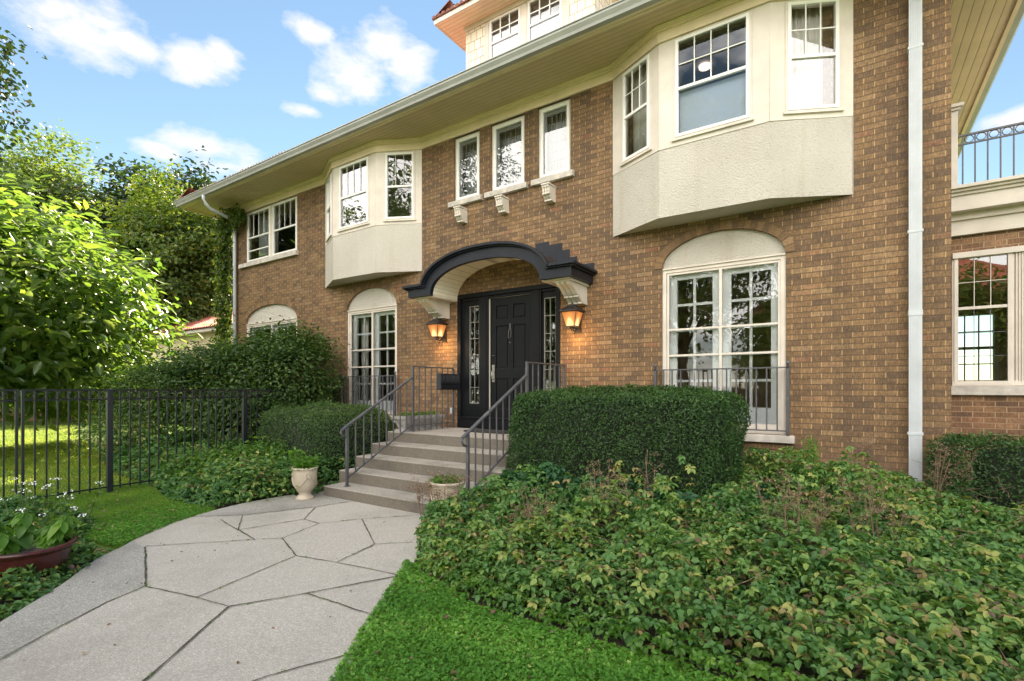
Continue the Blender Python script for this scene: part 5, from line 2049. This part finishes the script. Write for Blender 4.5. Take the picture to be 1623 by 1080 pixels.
tree('linden_tree', 'mid green yellowish tree beside the left end of the house', (-37.4, 8.7), 5, .36, (-37.2, 8.7, 8.8, 4.4, 4.4, 5.6), 760, 60, (.2, .34), M_MIDT, 46, spread=.5, lump_a=.28, limbs=24)
tree('linden_tree', 'yellow green tree glimpsed low beyond the magnolia', (-34.5, -2.2), 3, .2, (-34.5, -2.2, 4.5, 3.2, 2.6, 3.0), 300, 50, (.18, .3), M_MIDT, 47, spread=.4)
for i, (x, y, r_) in enumerate(((-31.5, -3.8, 1.6), (-29.0, .6, 1.5), (-25.2, 3.4, 1.5), (-22.4, 1.6, 1.3))):
    shrub('garden_bush', 'round green bush on the far side of the lawn, number %s from the left' % ('first', 'second', 'third', 'fourth')[i], 'bush', [(x, y, r_ * .75, r_ * 1.5, r_ * 1.1, r_ * .95)], (.12, .2), 3500, (M_SHRUB, M_MIDT, M_SHRUB, M_PALET)[i], 60 + i, base=(x, y), group='bushes along the far lawn edge')

for i, (x, y, r_) in enumerate(((-58, -6, 4.2), (-54, -1.5, 3.8), (-52, 3.0, 4.0), (-48, 6.5, 3.6), (-44, 9.5, 3.4), (-46, -9, 4.0))):
    shrub('boundary_bush', 'large dark bush closing the view behind the garden wall, %s from the left' % ('second', 'third', 'fourth', 'fifth', 'sixth', 'first')[i], 'bush', [(x, y, r_ * .6, r_ * 1.0, r_ * 1.0, r_ * .95)], (.35, .55), 2600, M_SHRUB, 160 + i, base=(x, y), group='boundary bushes')

# low brick garden wall far beyond the lawn
t = empty('garden_wall', (-31, 1.2, 0), 'reddish brown brick garden wall far beyond the sunlit lawn', 'wall')
q = MB(Matrix.Identity(4))
an = math.atan2(8.0, 10.0)
q.box(-7, 6, -.15, .15, 0, 1.55)
q.build('brickwork', [M_REDB], t)
q = MB(); q.box(-7.05, 6.05, -.2, .2, 1.551, 1.62); q.build('coping', [M_STONE], t)
t.rotation_euler = (0, 0, an)

# neighbour's house on the left
t = empty('neighbour_house', (-31, 10, 0), 'pale yellow neighbour house with red tiled roof behind the vine', 'house')
Mx = local(t)
q = MB(Mx); q.box(-36, -24.4, 6.2, 14, 0, 4.45); q.build('wall', [M_YSIDE], t)
q = MB(Mx)
q.box(-36.5, -23.9, 5.7, 14.5, 4.46, 4.62)
q.build('eave', [M_CREAM], t)
q = MB(Mx)
zz, a, b, c_, d_ = 4.63, -36.6, -23.8, 5.6, 14.6
e0, e1 = (a + 4.5, 10.1, zz + 2.0), (b - 4.5, 10.1, zz + 2.0)
q.face([(a, c_, zz), (b, c_, zz), e1, e0]); q.face([(b, d_, zz), (a, d_, zz), e0, e1]); q.face([(b, c_, zz), (b, d_, zz), e1]); q.face([(a, d_, zz), (a, c_, zz), e0])
tile_rows(q, (a, c_, zz), (b, c_, zz), (0, 1, .44), .09, .2, 4.6)
q.build('roof', [M_RTILE], t)
for x in (-33.5, -30.5, -27.6, -25.4):
    q = MB(Mx); q.frame(x - .5, x + .5, 1.6, 3.3, .09, 6.12, 6.199); q.box(x - .41, x + .41, 6.15, 6.199, 2.42, 2.48)
    w_ = q.build('window', [M_WHITE], t)
    q = MB(Mx); q.box(x - .41, x + .41, 6.185, 6.198, 1.69, 3.21); q.build('pane', [M_GLASSD], w_)

# across the street, mirrored in the window glass
t = empty('street_house', (2.5, -33, 0), 'cream house with red tiled roof across the street, seen only in window reflections', 'house')
Mx = local(t)
q = MB(Mx); q.box(-5, 10, -39, -30, 0, 6.4); q.build('wall', [M_YSIDE], t)
q = MB(Mx)
zz, a, b, c_, d_ = 6.41, -6, 11, -40, -29
e0, e1 = (a + 5.5, -34.5, zz + 4), (b - 5.5, -34.5, zz + 4)
q.face([(a, c_, zz), (b, c_, zz), e1, e0]); q.face([(b, d_, zz), (a, d_, zz), e0, e1]); q.face([(b, c_, zz), (b, d_, zz), e1]); q.face([(a, d_, zz), (a, c_, zz), e0]); q.face([(a, c_, zz), (a, d_, zz), (b, d_, zz), (b, c_, zz)])
q.build('roof', [M_RTILE], t)
for x in (-3, 0, 3, 6, 8.6):
    for z in (1.2, 4.0):
        q = MB(Mx); q.frame(x - .6, x + .6, z, z + 1.6, .1, -29.999, -29.92)
        w_ = q.build('window', [M_WHITE], t)
        q = MB(Mx); q.box(x - .5, x + .5, -29.999, -29.98, z + .1, z + 1.5); q.build('pane', [M_GLASSD], w_)
for x, y, h, r_, m, w_ in ((-21, -19, 17, 5.5, M_DARKT, 'tall and dark'), (-33, -16, 16, 5.5, M_MIDT, 'broad at the far left'), (-8.5, -24, 19, 5.6, M_MIDT, 'tallest, left of the red roof'),
                          (4, -24, 7.0, 3.4, M_MIDT, 'small in front of the red roof'), (13, -22, 9, 4.0, M_DARKT, 'dark at the far right'), (-17, -25, 10, 4.4, M_PALET, 'pale and low behind the tall dark one'), (-1.5, -21, 6.0, 3.0, M_MIDT, 'lowest, in the middle')):
    tree('street_tree', 'leafy street tree, %s in the window reflections' % w_,
         (x, y), h * .25, .3, (x, y, h * .56, r_, r_, h * .44), 420, 52, (.17, .28), m, 80 + int(x + 40), spread=.55, group='trees across the street', low=-.9)

# vine on the left corner of the house
rng = np.random.default_rng(51)
t = empty('climbing_vine', (-13.75, -.12, .1), 'green climbing vine on the left corner of the house beside the downspout', 'vine')
n = 7000
z = rng.random(n) ** .8 * 5.9 + .3
wd = np.interp(z, [0, 2.2, 3.5, 5.2, 6.0, 6.3], [.5, .42, .3, .2, .28, .45])
cx_ = np.interp(z, [0, 3, 5.4, 5.9, 6.3], [-13.95, -13.86, -13.78, -13.72, -13.5])
P = np.stack([cx_ + rng.normal(size=n) * wd * .5, -.12 - np.abs(rng.normal(size=n)) * .12, z], 1)
extra = np.stack([-13.5 + rng.random(900) * .75, -.15 - rng.random(900) * .2, 6.0 + rng.normal(size=900) * .12 - .1], 1)
extra = extra[(rng.random(900) < .6)]
P = np.concatenate([P, extra]); P[:, 2] = np.minimum(P[:, 2], 6.25)
P[:, 2] += 0
keep_ = (lump(P, 7, 1, 9) + rng.normal(size=len(P)) * .5) > -.35
P = P[keep_]
N = unit(rng.normal(size=P.shape) * .5 + [-.2, -.8, .45])
leaf_object('foliage', P, N, rng.uniform(.06, .11, len(P)), M_IVY, t, T=rng.normal(size=P.shape) * .5 + [0, 0, -1], rng=rng, aspect=.8)
q = MB(local(t))
for k in range(6):
    x = -13.8 + rng.normal() * .1
    q.tube([(x + rng.normal() * .05, -.03 - .02 * k % .06, .1 + zz_ * 1.0) for zz_ in np.linspace(0, 6.0, 9)], .012, 5)
q.build('stems', [M_BARKD], t)


# ==================================================================
#  GROUND COVER, GRASS
# ==================================================================
def sample_poly(poly, n, rng):
    xs = [p[0] for p in poly]; ys = [p[1] for p in poly]
    out = np.empty((0, 2))
    while len(out) < n:
        q = np.stack([rng.uniform(min(xs), max(xs), n), rng.uniform(min(ys), max(ys), n)], 1)
        out = np.concatenate([out, q[in_poly(q, poly)]])
    return out[:n]


def edge_dist(P, poly):
    d_ = np.full(len(P), 1e9)
    for i in range(len(poly)):
        a = np.array(poly[i - 1]); b = np.array(poly[i])
        ab = b - a
        t_ = np.clip(((P - a) @ ab) / (ab @ ab + 1e-9), 0, 1)
        d_ = np.minimum(d_, np.linalg.norm(P - (a + t_[:, None] * ab), axis=1))
    return d_


def dip(p):
    return 1 - .62 * np.exp(-(((p[:, 0] + 3.68) / .42) ** 2 + ((p[:, 1] + 3.0) / .38) ** 2))


def cover(name, label, poly, nros, height, leaf, mats, seed, k=5, cat='ground cover', dens_near=None, brown=0.0, lum=.35, edge=.25):
    """compound leaves (k leaflets) over a lumpy canopy surface"""
    rng = np.random.default_rng(seed)
    p2 = sample_poly(poly, nros, rng)
    if dens_near is not None:
        p2 = p2[rng.random(len(p2)) < dens_near(p2)]
    n = len(p2)
    e = edge_dist(p2, poly)
    P3 = np.stack([p2[:, 0], p2[:, 1], np.zeros(n)], 1)
    hl = height(p2) * dip(p2) * (1 + lump(P3, 5.0, lum, seed) + lump(P3, 14.0, lum * .5, seed + 1)) * (.30 + .70 * sstep(e / edge))
    depth = rng.random(n) ** 2.2
    z = gh(p2[:, 0], p2[:, 1]) + hl * (1 - .75 * depth)
    C = np.stack([p2[:, 0], p2[:, 1], z], 1)
    ax = unit(rng.normal(size=(n, 3)) * .34 + [0, 0, 1])
    # leaves at the border lean outwards
    sz = rng.uniform(*leaf, n)
    a0 = rng.uniform(0, 2 * np.pi, n)
    u = unit(np.cross(ax, [0.3, .1, 1.0])); v = np.cross(ax, u)
    Ps, Ts, Ns, Ss, Rs = [], [], [], [], []
    patch = lump(P3, 1.6, .6, seed + 5)
    base_r = np.clip(.36 + .26 * patch + rng.normal(size=n) * .16 + brown, 0, .93)
    sick = rng.random(n) < (.05 + .10 * np.clip(patch + brown * 2, 0, 1))
    for j in range(k):
        a = a0 + 2 * np.pi * j / k + rng.normal(size=n) * .12
        T = unit(u * np.cos(a)[:, None] + v * np.sin(a)[:, None] - ax * rng.uniform(.0, .45, (n, 1)))
        Ps.append(C + T * (sz * .08)[:, None]); Ts.append(T)
        Ns.append(unit(ax + T * .3 + rng.normal(size=(n, 3)) * .12)); Ss.append(sz * rng.uniform(.8, 1.1, n))
        Rs.append(np.where(sick, rng.uniform(.78, 1, n), base_r + rng.normal(size=n) * .06))
    o = leaf_object(name, np.concatenate(Ps), np.concatenate(Ns), np.concatenate(Ss), mats, T=np.concatenate(Ts), rng=rng, rnd=np.concatenate(Rs), aspect=.74, droop=.28, fold=.16)
    tag(o, label, cat, kind='stuff')
    return o


near = lambda p: np.clip(1.25 - np.maximum(0, p[:, 0] - 1.6) * .35, .1, 1)
cover('ground_cover', 'mixed green and yellowing leafy ground cover filling the bed right of the path', BED_R, 40000, lambda p: (.30 + .15 * sstep((p[:, 1] + 4.1) / 1.6)) * (1 - .55 * sstep((p[:, 0] + .3) / 1.3)), (.030, .064), M_COVER, 71, 3, dens_near=near, lum=.42, edge=.14)
cover('ground_cover', 'yellowing five part leaves scattered through the right bed', BED_R, 4200, lambda p: (.34 + .18 * sstep((p[:, 1] + 4.1) / 1.6)) * (1 - .55 * sstep((p[:, 0] + .3) / 1.3)), (.04, .06), M_COVER, 171, 5, dens_near=near, lum=.42, brown=.28)
BED_B = [(-3.45, -2.7), (-3.2, -2.9), (-2.4, -2.75), (-1.4, -2.5), (-.7, -2.2), (-.6, -1.2), (-1.0, -.9), (-1.0, -2.1), (-3.45, -2.2)]
cover('ground_cover', 'bluish green ground cover at the foot of the square hedge', BED_B, 2600, lambda p: .52 + 0 * p[:, 0], (.06, .09), M_COVERB, 72, 6, lum=.2)
cover('ground_cover', 'leafy ground cover in the bed between iron fence and steps', BED_L, 11000, lambda p: .26 + .16 * sstep((p[:, 1] + 3.9) / 1.5), (.045, .075), M_COVER, 73, 5, lum=.4, brown=-.08)
cover('ground_cover', 'green and brown ground cover around the red bowl pot', BED_P, 7500, lambda p: .17 + 0 * p[:, 0], (.04, .065), M_COVER, 74, 3, lum=.5, brown=-.05)
cover('ground_cover', 'fresh bright green leaflets low along the lawn edge of the right bed',
      [(-3.05, -4.0), (-2.18, -4.38), (-1.24, -4.42), (-.41, -4.40), (.6, -4.7), (.6, -4.5), (-.4, -4.15), (-1.2, -4.1), (-2.1, -4.1), (-2.9, -3.85)], 420, lambda p: .12 + 0 * p[:, 0], (.03, .048), M_FRESH, 75, 5, lum=.3, edge=.05)


def blades(name, label, poly, n, h, w, mat, seed, lean=.5, dens=None):
    rng = np.random.default_rng(seed)
    p = sample_poly(poly, n, rng)
    if dens is not None:
        p = p[rng.random(len(p)) < dens(p)]
    n = len(p)
    base = np.stack([p[:, 0], p[:, 1], gh(p[:, 0], p[:, 1])], 1)
    a = rng.uniform(0, 2 * np.pi, n)
    T = unit(np.stack([np.cos(a) * lean, np.sin(a) * lean, np.ones(n)], 1) + rng.normal(size=(n, 3)) * .2)
    N = unit(np.stack([np.cos(a), np.sin(a), -lean * np.ones(n)], 1))
    r_ = np.clip(.45 + lump(base, 3, .3, seed) + rng.normal(size=n) * .2, 0, 1)
    o = leaf_object(name, base, N, rng.uniform(*h, n), mat, T=T, rng=rng, rnd=r_, aspect=w, fold=.0, droop=-.15, three=True)
    tag(o, label, 'grass', kind='stuff')


LAWN_R = [(-3.20, -3.98), (-3.0, -4.28), (-2.72, -4.70), (-2.48, -5.07), (-2.27, -5.37), (-1.97, -5.82), (-1.60, -6.4), (.3, -6.0), (.3, -4.5), (-.41, -4.35), (-1.24, -4.36), (-2.18, -4.36), (-2.75, -4.16)]
LAWN_L = [(-6.24, -4.5), (-6.44, -4.05), (-6.55, -3.93), (-7.5, -4.02), (-8.3, -3.85), (-9.3, -3.7), (-9.6, -5.6), (-8.6, -5.3), (-7.9, -5.0), (-7.0, -5.0), (-6.3, -5.3), (-5.68, -5.22), (-5.93, -4.94)]
LAWN_F = [(-9.3, -3.7), (-10.6, -3.6), (-12.5, -3.2), (-14.5, -2.6), (-20, -1.5), (-27, 0.5), (-31, -6), (-18, -8.5), (-9.4, -6.4)]
blades('grass', 'short lawn grass right of the path in front of the bed', LAWN_R, 60000, (.022, .055), .10, M_GRASS, 91, .8)
blades('grass', 'shaded lawn grass between the path and the iron fence', LAWN_L, 90000, (.025, .05), .11, M_GRASS, 92, .7)
blades('grass', 'sunlit lawn grass beyond the iron fence', LAWN_F, 130000, (.03, .055), .3, M_GRASSF, 93, .8, dens=lambda p: np.clip(1.2 - (-9 - p[:, 0]) * .05, .1, 1))
# clover in the near lawn
rng = np.random.default_rng(95)


def clover(poly, n, seed, label, fade=False):
    rng = np.random.default_rng(seed)
    p = sample_poly(poly, n, rng)
    if fade:
        p = p[rng.random(n) < np.clip(1.15 - edge_dist(p, [q_ for q_ in poly[:1]] + list(poly)) * 0 - (np.hypot(p[:, 0] + 5.9, p[:, 1] + 4.6)) * .75, 0, 1)]
        n = len(p)
    ax = unit(rng.normal(size=(n, 3)) * .35 + [0, 0, 1])
    z = .018 + rng.random(n) * .024 + np.maximum(0, lump(np.stack([p[:, 0], p[:, 1], 0 * p[:, 0]], 1), 9, .012, seed))
    C = np.stack([p[:, 0], p[:, 1], z], 1)
    u = unit(np.cross(ax, [0.3, .1, 1.0])); v = np.cross(ax, u)
    a0 = rng.uniform(0, 6.28, n); Ps, Ts, Ns, Ss, Rs = [], [], [], [], []
    sz = rng.uniform(.008, .015, n)
    rb = np.clip(.5 + lump(C, 4, .25, seed) + rng.normal(size=n) * .2, 0, 1)
    for j in range(3):
        a = a0 + j * 2.094
        T = u * np.cos(a)[:, None] + v * np.sin(a)[:, None]
        Ps.append(C); Ts.append(T); Ns.append(ax + rng.normal(size=(n, 3)) * .15); Ss.append(sz); Rs.append(rb)
    o = leaf_object('clover', np.concatenate(Ps), np.concatenate(Ns), np.concatenate(Ss), M_CLOV, T=np.concatenate(Ts), rng=rng, rnd=np.concatenate(Rs), aspect=.95, fold=.05, droop=.0)
    tag(o, label, 'clover', kind='stuff')


clover(LAWN_R, 46000, 96, 'small clover leaves through the near lawn right of the path')
clover(LAWN_L, 26000, 97, 'clover leaves along the path edge of the left lawn', True)

def litter(name, label, poly, n, mat, zf, size, seed, cat):
    rng = np.random.default_rng(seed)
    p = sample_poly(poly, n, rng)
    P = np.stack([p[:, 0], p[:, 1], gh(p[:, 0], p[:, 1]) + zf(rng, n)], 1)
    o = leaf_object(name, P, rng.normal(size=(n, 3)) * .35 + [0, 0, 1], rng.uniform(*size, n), mat, rng=rng, aspect=.7, fold=.3)
    tag(o, label, cat, kind='stuff')


litter('fallen_leaves', 'dry fallen leaves scattered over the near lawn', LAWN_R, 70, M_DRYL, lambda r, n: .035 + r.random(n) * .01, (.02, .045), 131, 'fallen leaves')
litter('fallen_leaves', 'dry fallen leaves scattered over the shaded left lawn', LAWN_L, 90, M_DRYL, lambda r, n: .04 + r.random(n) * .01, (.02, .05), 132, 'fallen leaves')
litter('fallen_leaves', 'small dry leaves and petals along the bed edges of the path', EL + ER, 60, M_DRYL, lambda r, n: .026 + r.random(n) * .004, (.012, .03), 133, 'fallen leaves')
mb = MB()
rng = np.random.default_rng(134)
for p in sample_poly(BED_R, 520, rng):
    if p[0] > 2.2: continue
    z0 = float(gh(*p)) + rng.uniform(.22, .46)
    a = rng.uniform(0, 6.28); l = rng.uniform(.08, .34)
    e = np.array([math.cos(a) * l, math.sin(a) * l, rng.normal() * .07 + .03])
    b0 = np.array([p[0], p[1], z0])
    mb.tube([b0, b0 + e * .5 + rng.normal(size=3) * .012, b0 + e], [.0024, .002, .0012], 4)
tag(mb.build('dry_twigs', [M_DRY]), 'thin dry twigs and runners lying through the right bed', 'twigs', kind='stuff')

# ------------------------------------------------------------------ individual plants
def sprout(name, label, x, y, h, mat, seed, nl=26, leaf=(.05, .09), spread=.14, cat='plant', group=None, stems=4, aspect=.35):
    rng = np.random.default_rng(seed)
    zb = float(gh(x, y))
    t = empty(name, (x, y, zb), label, cat, group)
    q = MB()
    Ps, Ts, Ns = [], [], []
    for s_ in range(stems):
        a = rng.uniform(0, 6.28); e = np.array([spread * math.cos(a) * rng.random(), spread * math.sin(a) * rng.random(), h * rng.uniform(.75, 1)])
        q.tube([(0, 0, 0), tuple(e * [.4, .4, .5]), tuple(e)], [.006, .005, .003], 5)
        for k in range(nl):
            f_ = .35 + .65 * k / nl
            b = k * 2.4
            Ps.append(e * [f_, f_, f_]); Ts.append((math.cos(b), math.sin(b), -.15)); Ns.append((.5 * math.cos(b), .5 * math.sin(b), .9))
    q.build('stem', [M_STEM], t)
    leaf_object('foliage', np.array(Ps), np.array(Ns), rng.uniform(*leaf, len(Ps)), mat, t, T=np.array(Ts), rng=rng, aspect=aspect, world=False)
    return t


sprout('leafy_plant', 'upright fresh green plant in the middle of the left bed', -8.0, -2.9, .62, M_FRESH, 101, 22, (.07, .11), .22)
sprout('leafy_plant', 'low fresh green plant standing in front of the left bed shrubs', -7.4, -3.3, .48, M_FRESH, 102, 22, (.06, .09), .25)
sprout('leafy_plant', 'yellow green ferny plant near the brick wall between hedge and downspout', -.35, -.95, .88, M_FRESH, 103, 26, (.06, .10), .3, stems=6)
sprout('leafy_plant', 'ferny light green plant in the ground cover below the downspout', .25, -1.6, .72, M_FRESH, 104, 26, (.05, .08), .3, stems=6)
sprout('leafy_plant', 'tiny weed growing against the lowest step', -4.0, -2.80, .07, M_FRESH, 105, 12, (.03, .04), .03, stems=4)
sprout('leafy_plant', 'second tiny weed at the lowest step nearer the urn', -3.8, -2.83, .06, M_FRESH, 106, 12, (.025, .035), .03, stems=3)


def dry_plant(x, y, h, w, label, seed, n=9):
    rng = np.random.default_rng(seed)
    zb = float(gh(x, y))
    t = empty('dry_plant', (x, y, zb), label, 'dry plant', 'dried flower stalks in the right bed')
    q = MB(); Ps = []
    for s_ in range(n):
        a = rng.uniform(0, 6.28); rr = w * math.sqrt(rng.random())
        e = np.array([rr * math.cos(a), rr * math.sin(a), h * rng.uniform(.7, 1)])
        b = np.array([rr * .4 * math.cos(a), rr * .4 * math.sin(a), 0])
        m = (b + e) / 2 + rng.normal(size=3) * .02
        q.tube([tuple(b), tuple(m), tuple(e)], [.0035, .003, .002], 5)
        for k in range(7):
            f_ = m + (e - m) * rng.random()
            g_ = f_ + rng.normal(size=3) * [.05, .05, .02] + [0, 0, .045]
            q.tube([tuple(f_), tuple(g_)], [.002, .001], 4)
            Ps.append(g_ + rng.normal(size=(16, 3)) * [.016, .016, .008])
    q.build('stalks', [M_DRY], t)
    P = np.concatenate(Ps)
    leaf_object('seed_heads', P, rng.normal(size=P.shape), rng.uniform(.008, .016, len(P)), M_DRYL, t, rng=rng, aspect=.7, world=False, three=True)


dry_plant(-3.86, -3.02, .56, .17, 'brown dried flower stalks left of the urn by the steps', 111, 10)
dry_plant(-3.42, -3.22, .60, .22, 'brown dried flower stalks right of the urn by the steps', 112, 12)
dry_plant(-1.75, -3.0, .80, .22, 'tall brown dried flower heads in front of the square hedge', 113, 12)
dry_plant(-1.6, -2.45, .95, .08, 'single pair of dried stalks standing close to the square hedge', 114, 3)
dry_plant(-.35, -2.9, .82, .26, 'wide clump of dried flower heads in the middle of the right bed', 115, 16)
dry_plant(.12, -2.5, .80, .22, 'dried stalks behind the middle clump of the right bed', 116, 9)
dry_plant(.10, -.55, .92, .12, 'dark bare dried stems against the brick wall', 117, 6)
dry_plant(.62, -.85, .85, .15, 'thin bare dried stems in front of the white downspout', 118, 5)
dry_plant(-2.3, -3.35, .66, .2, 'dried flower heads low in the left part of the right bed', 119, 8)

# white phlox by the gate
t = empty('phlox_plant', (-6.9, -5.45, 0), 'white flowering plant between the gate and the red bowl pot', 'flowers')
rng = np.random.default_rng(121)
q = MB(); FPs = []; LPs = []
for k in range(20):
    x, y = rng.normal() * .38, rng.normal() * .22
    h = rng.uniform(.32, .58)
    q.tube([(x * .7, y * .7, 0), (x, y, h)], [.004, .003], 5)
    FPs.append(np.array([x, y, h]) + rng.normal(size=(9, 3)) * [.022, .022, .010])
    for j in range(9):
        f_ = rng.uniform(.2, .85)
        LPs.append((x * (.7 + .3 * f_), y * (.7 + .3 * f_), h * f_))
q.build('stem', [M_STEM], t)
FPs = np.concatenate(FPs); LPs = np.array(LPs)
leaf_object('blossom', FPs, rng.normal(size=FPs.shape) * .5 + [.3, -.3, 1], rng.uniform(.012, .018, len(FPs)), M_PETAL, t, rng=rng, aspect=1.0, world=False)
leaf_object('foliage', LPs, rng.normal(size=LPs.shape) * .5 + [0, 0, 1], rng.uniform(.05, .08, len(LPs)), M_SHRUB, t, rng=rng, aspect=.5, world=False)
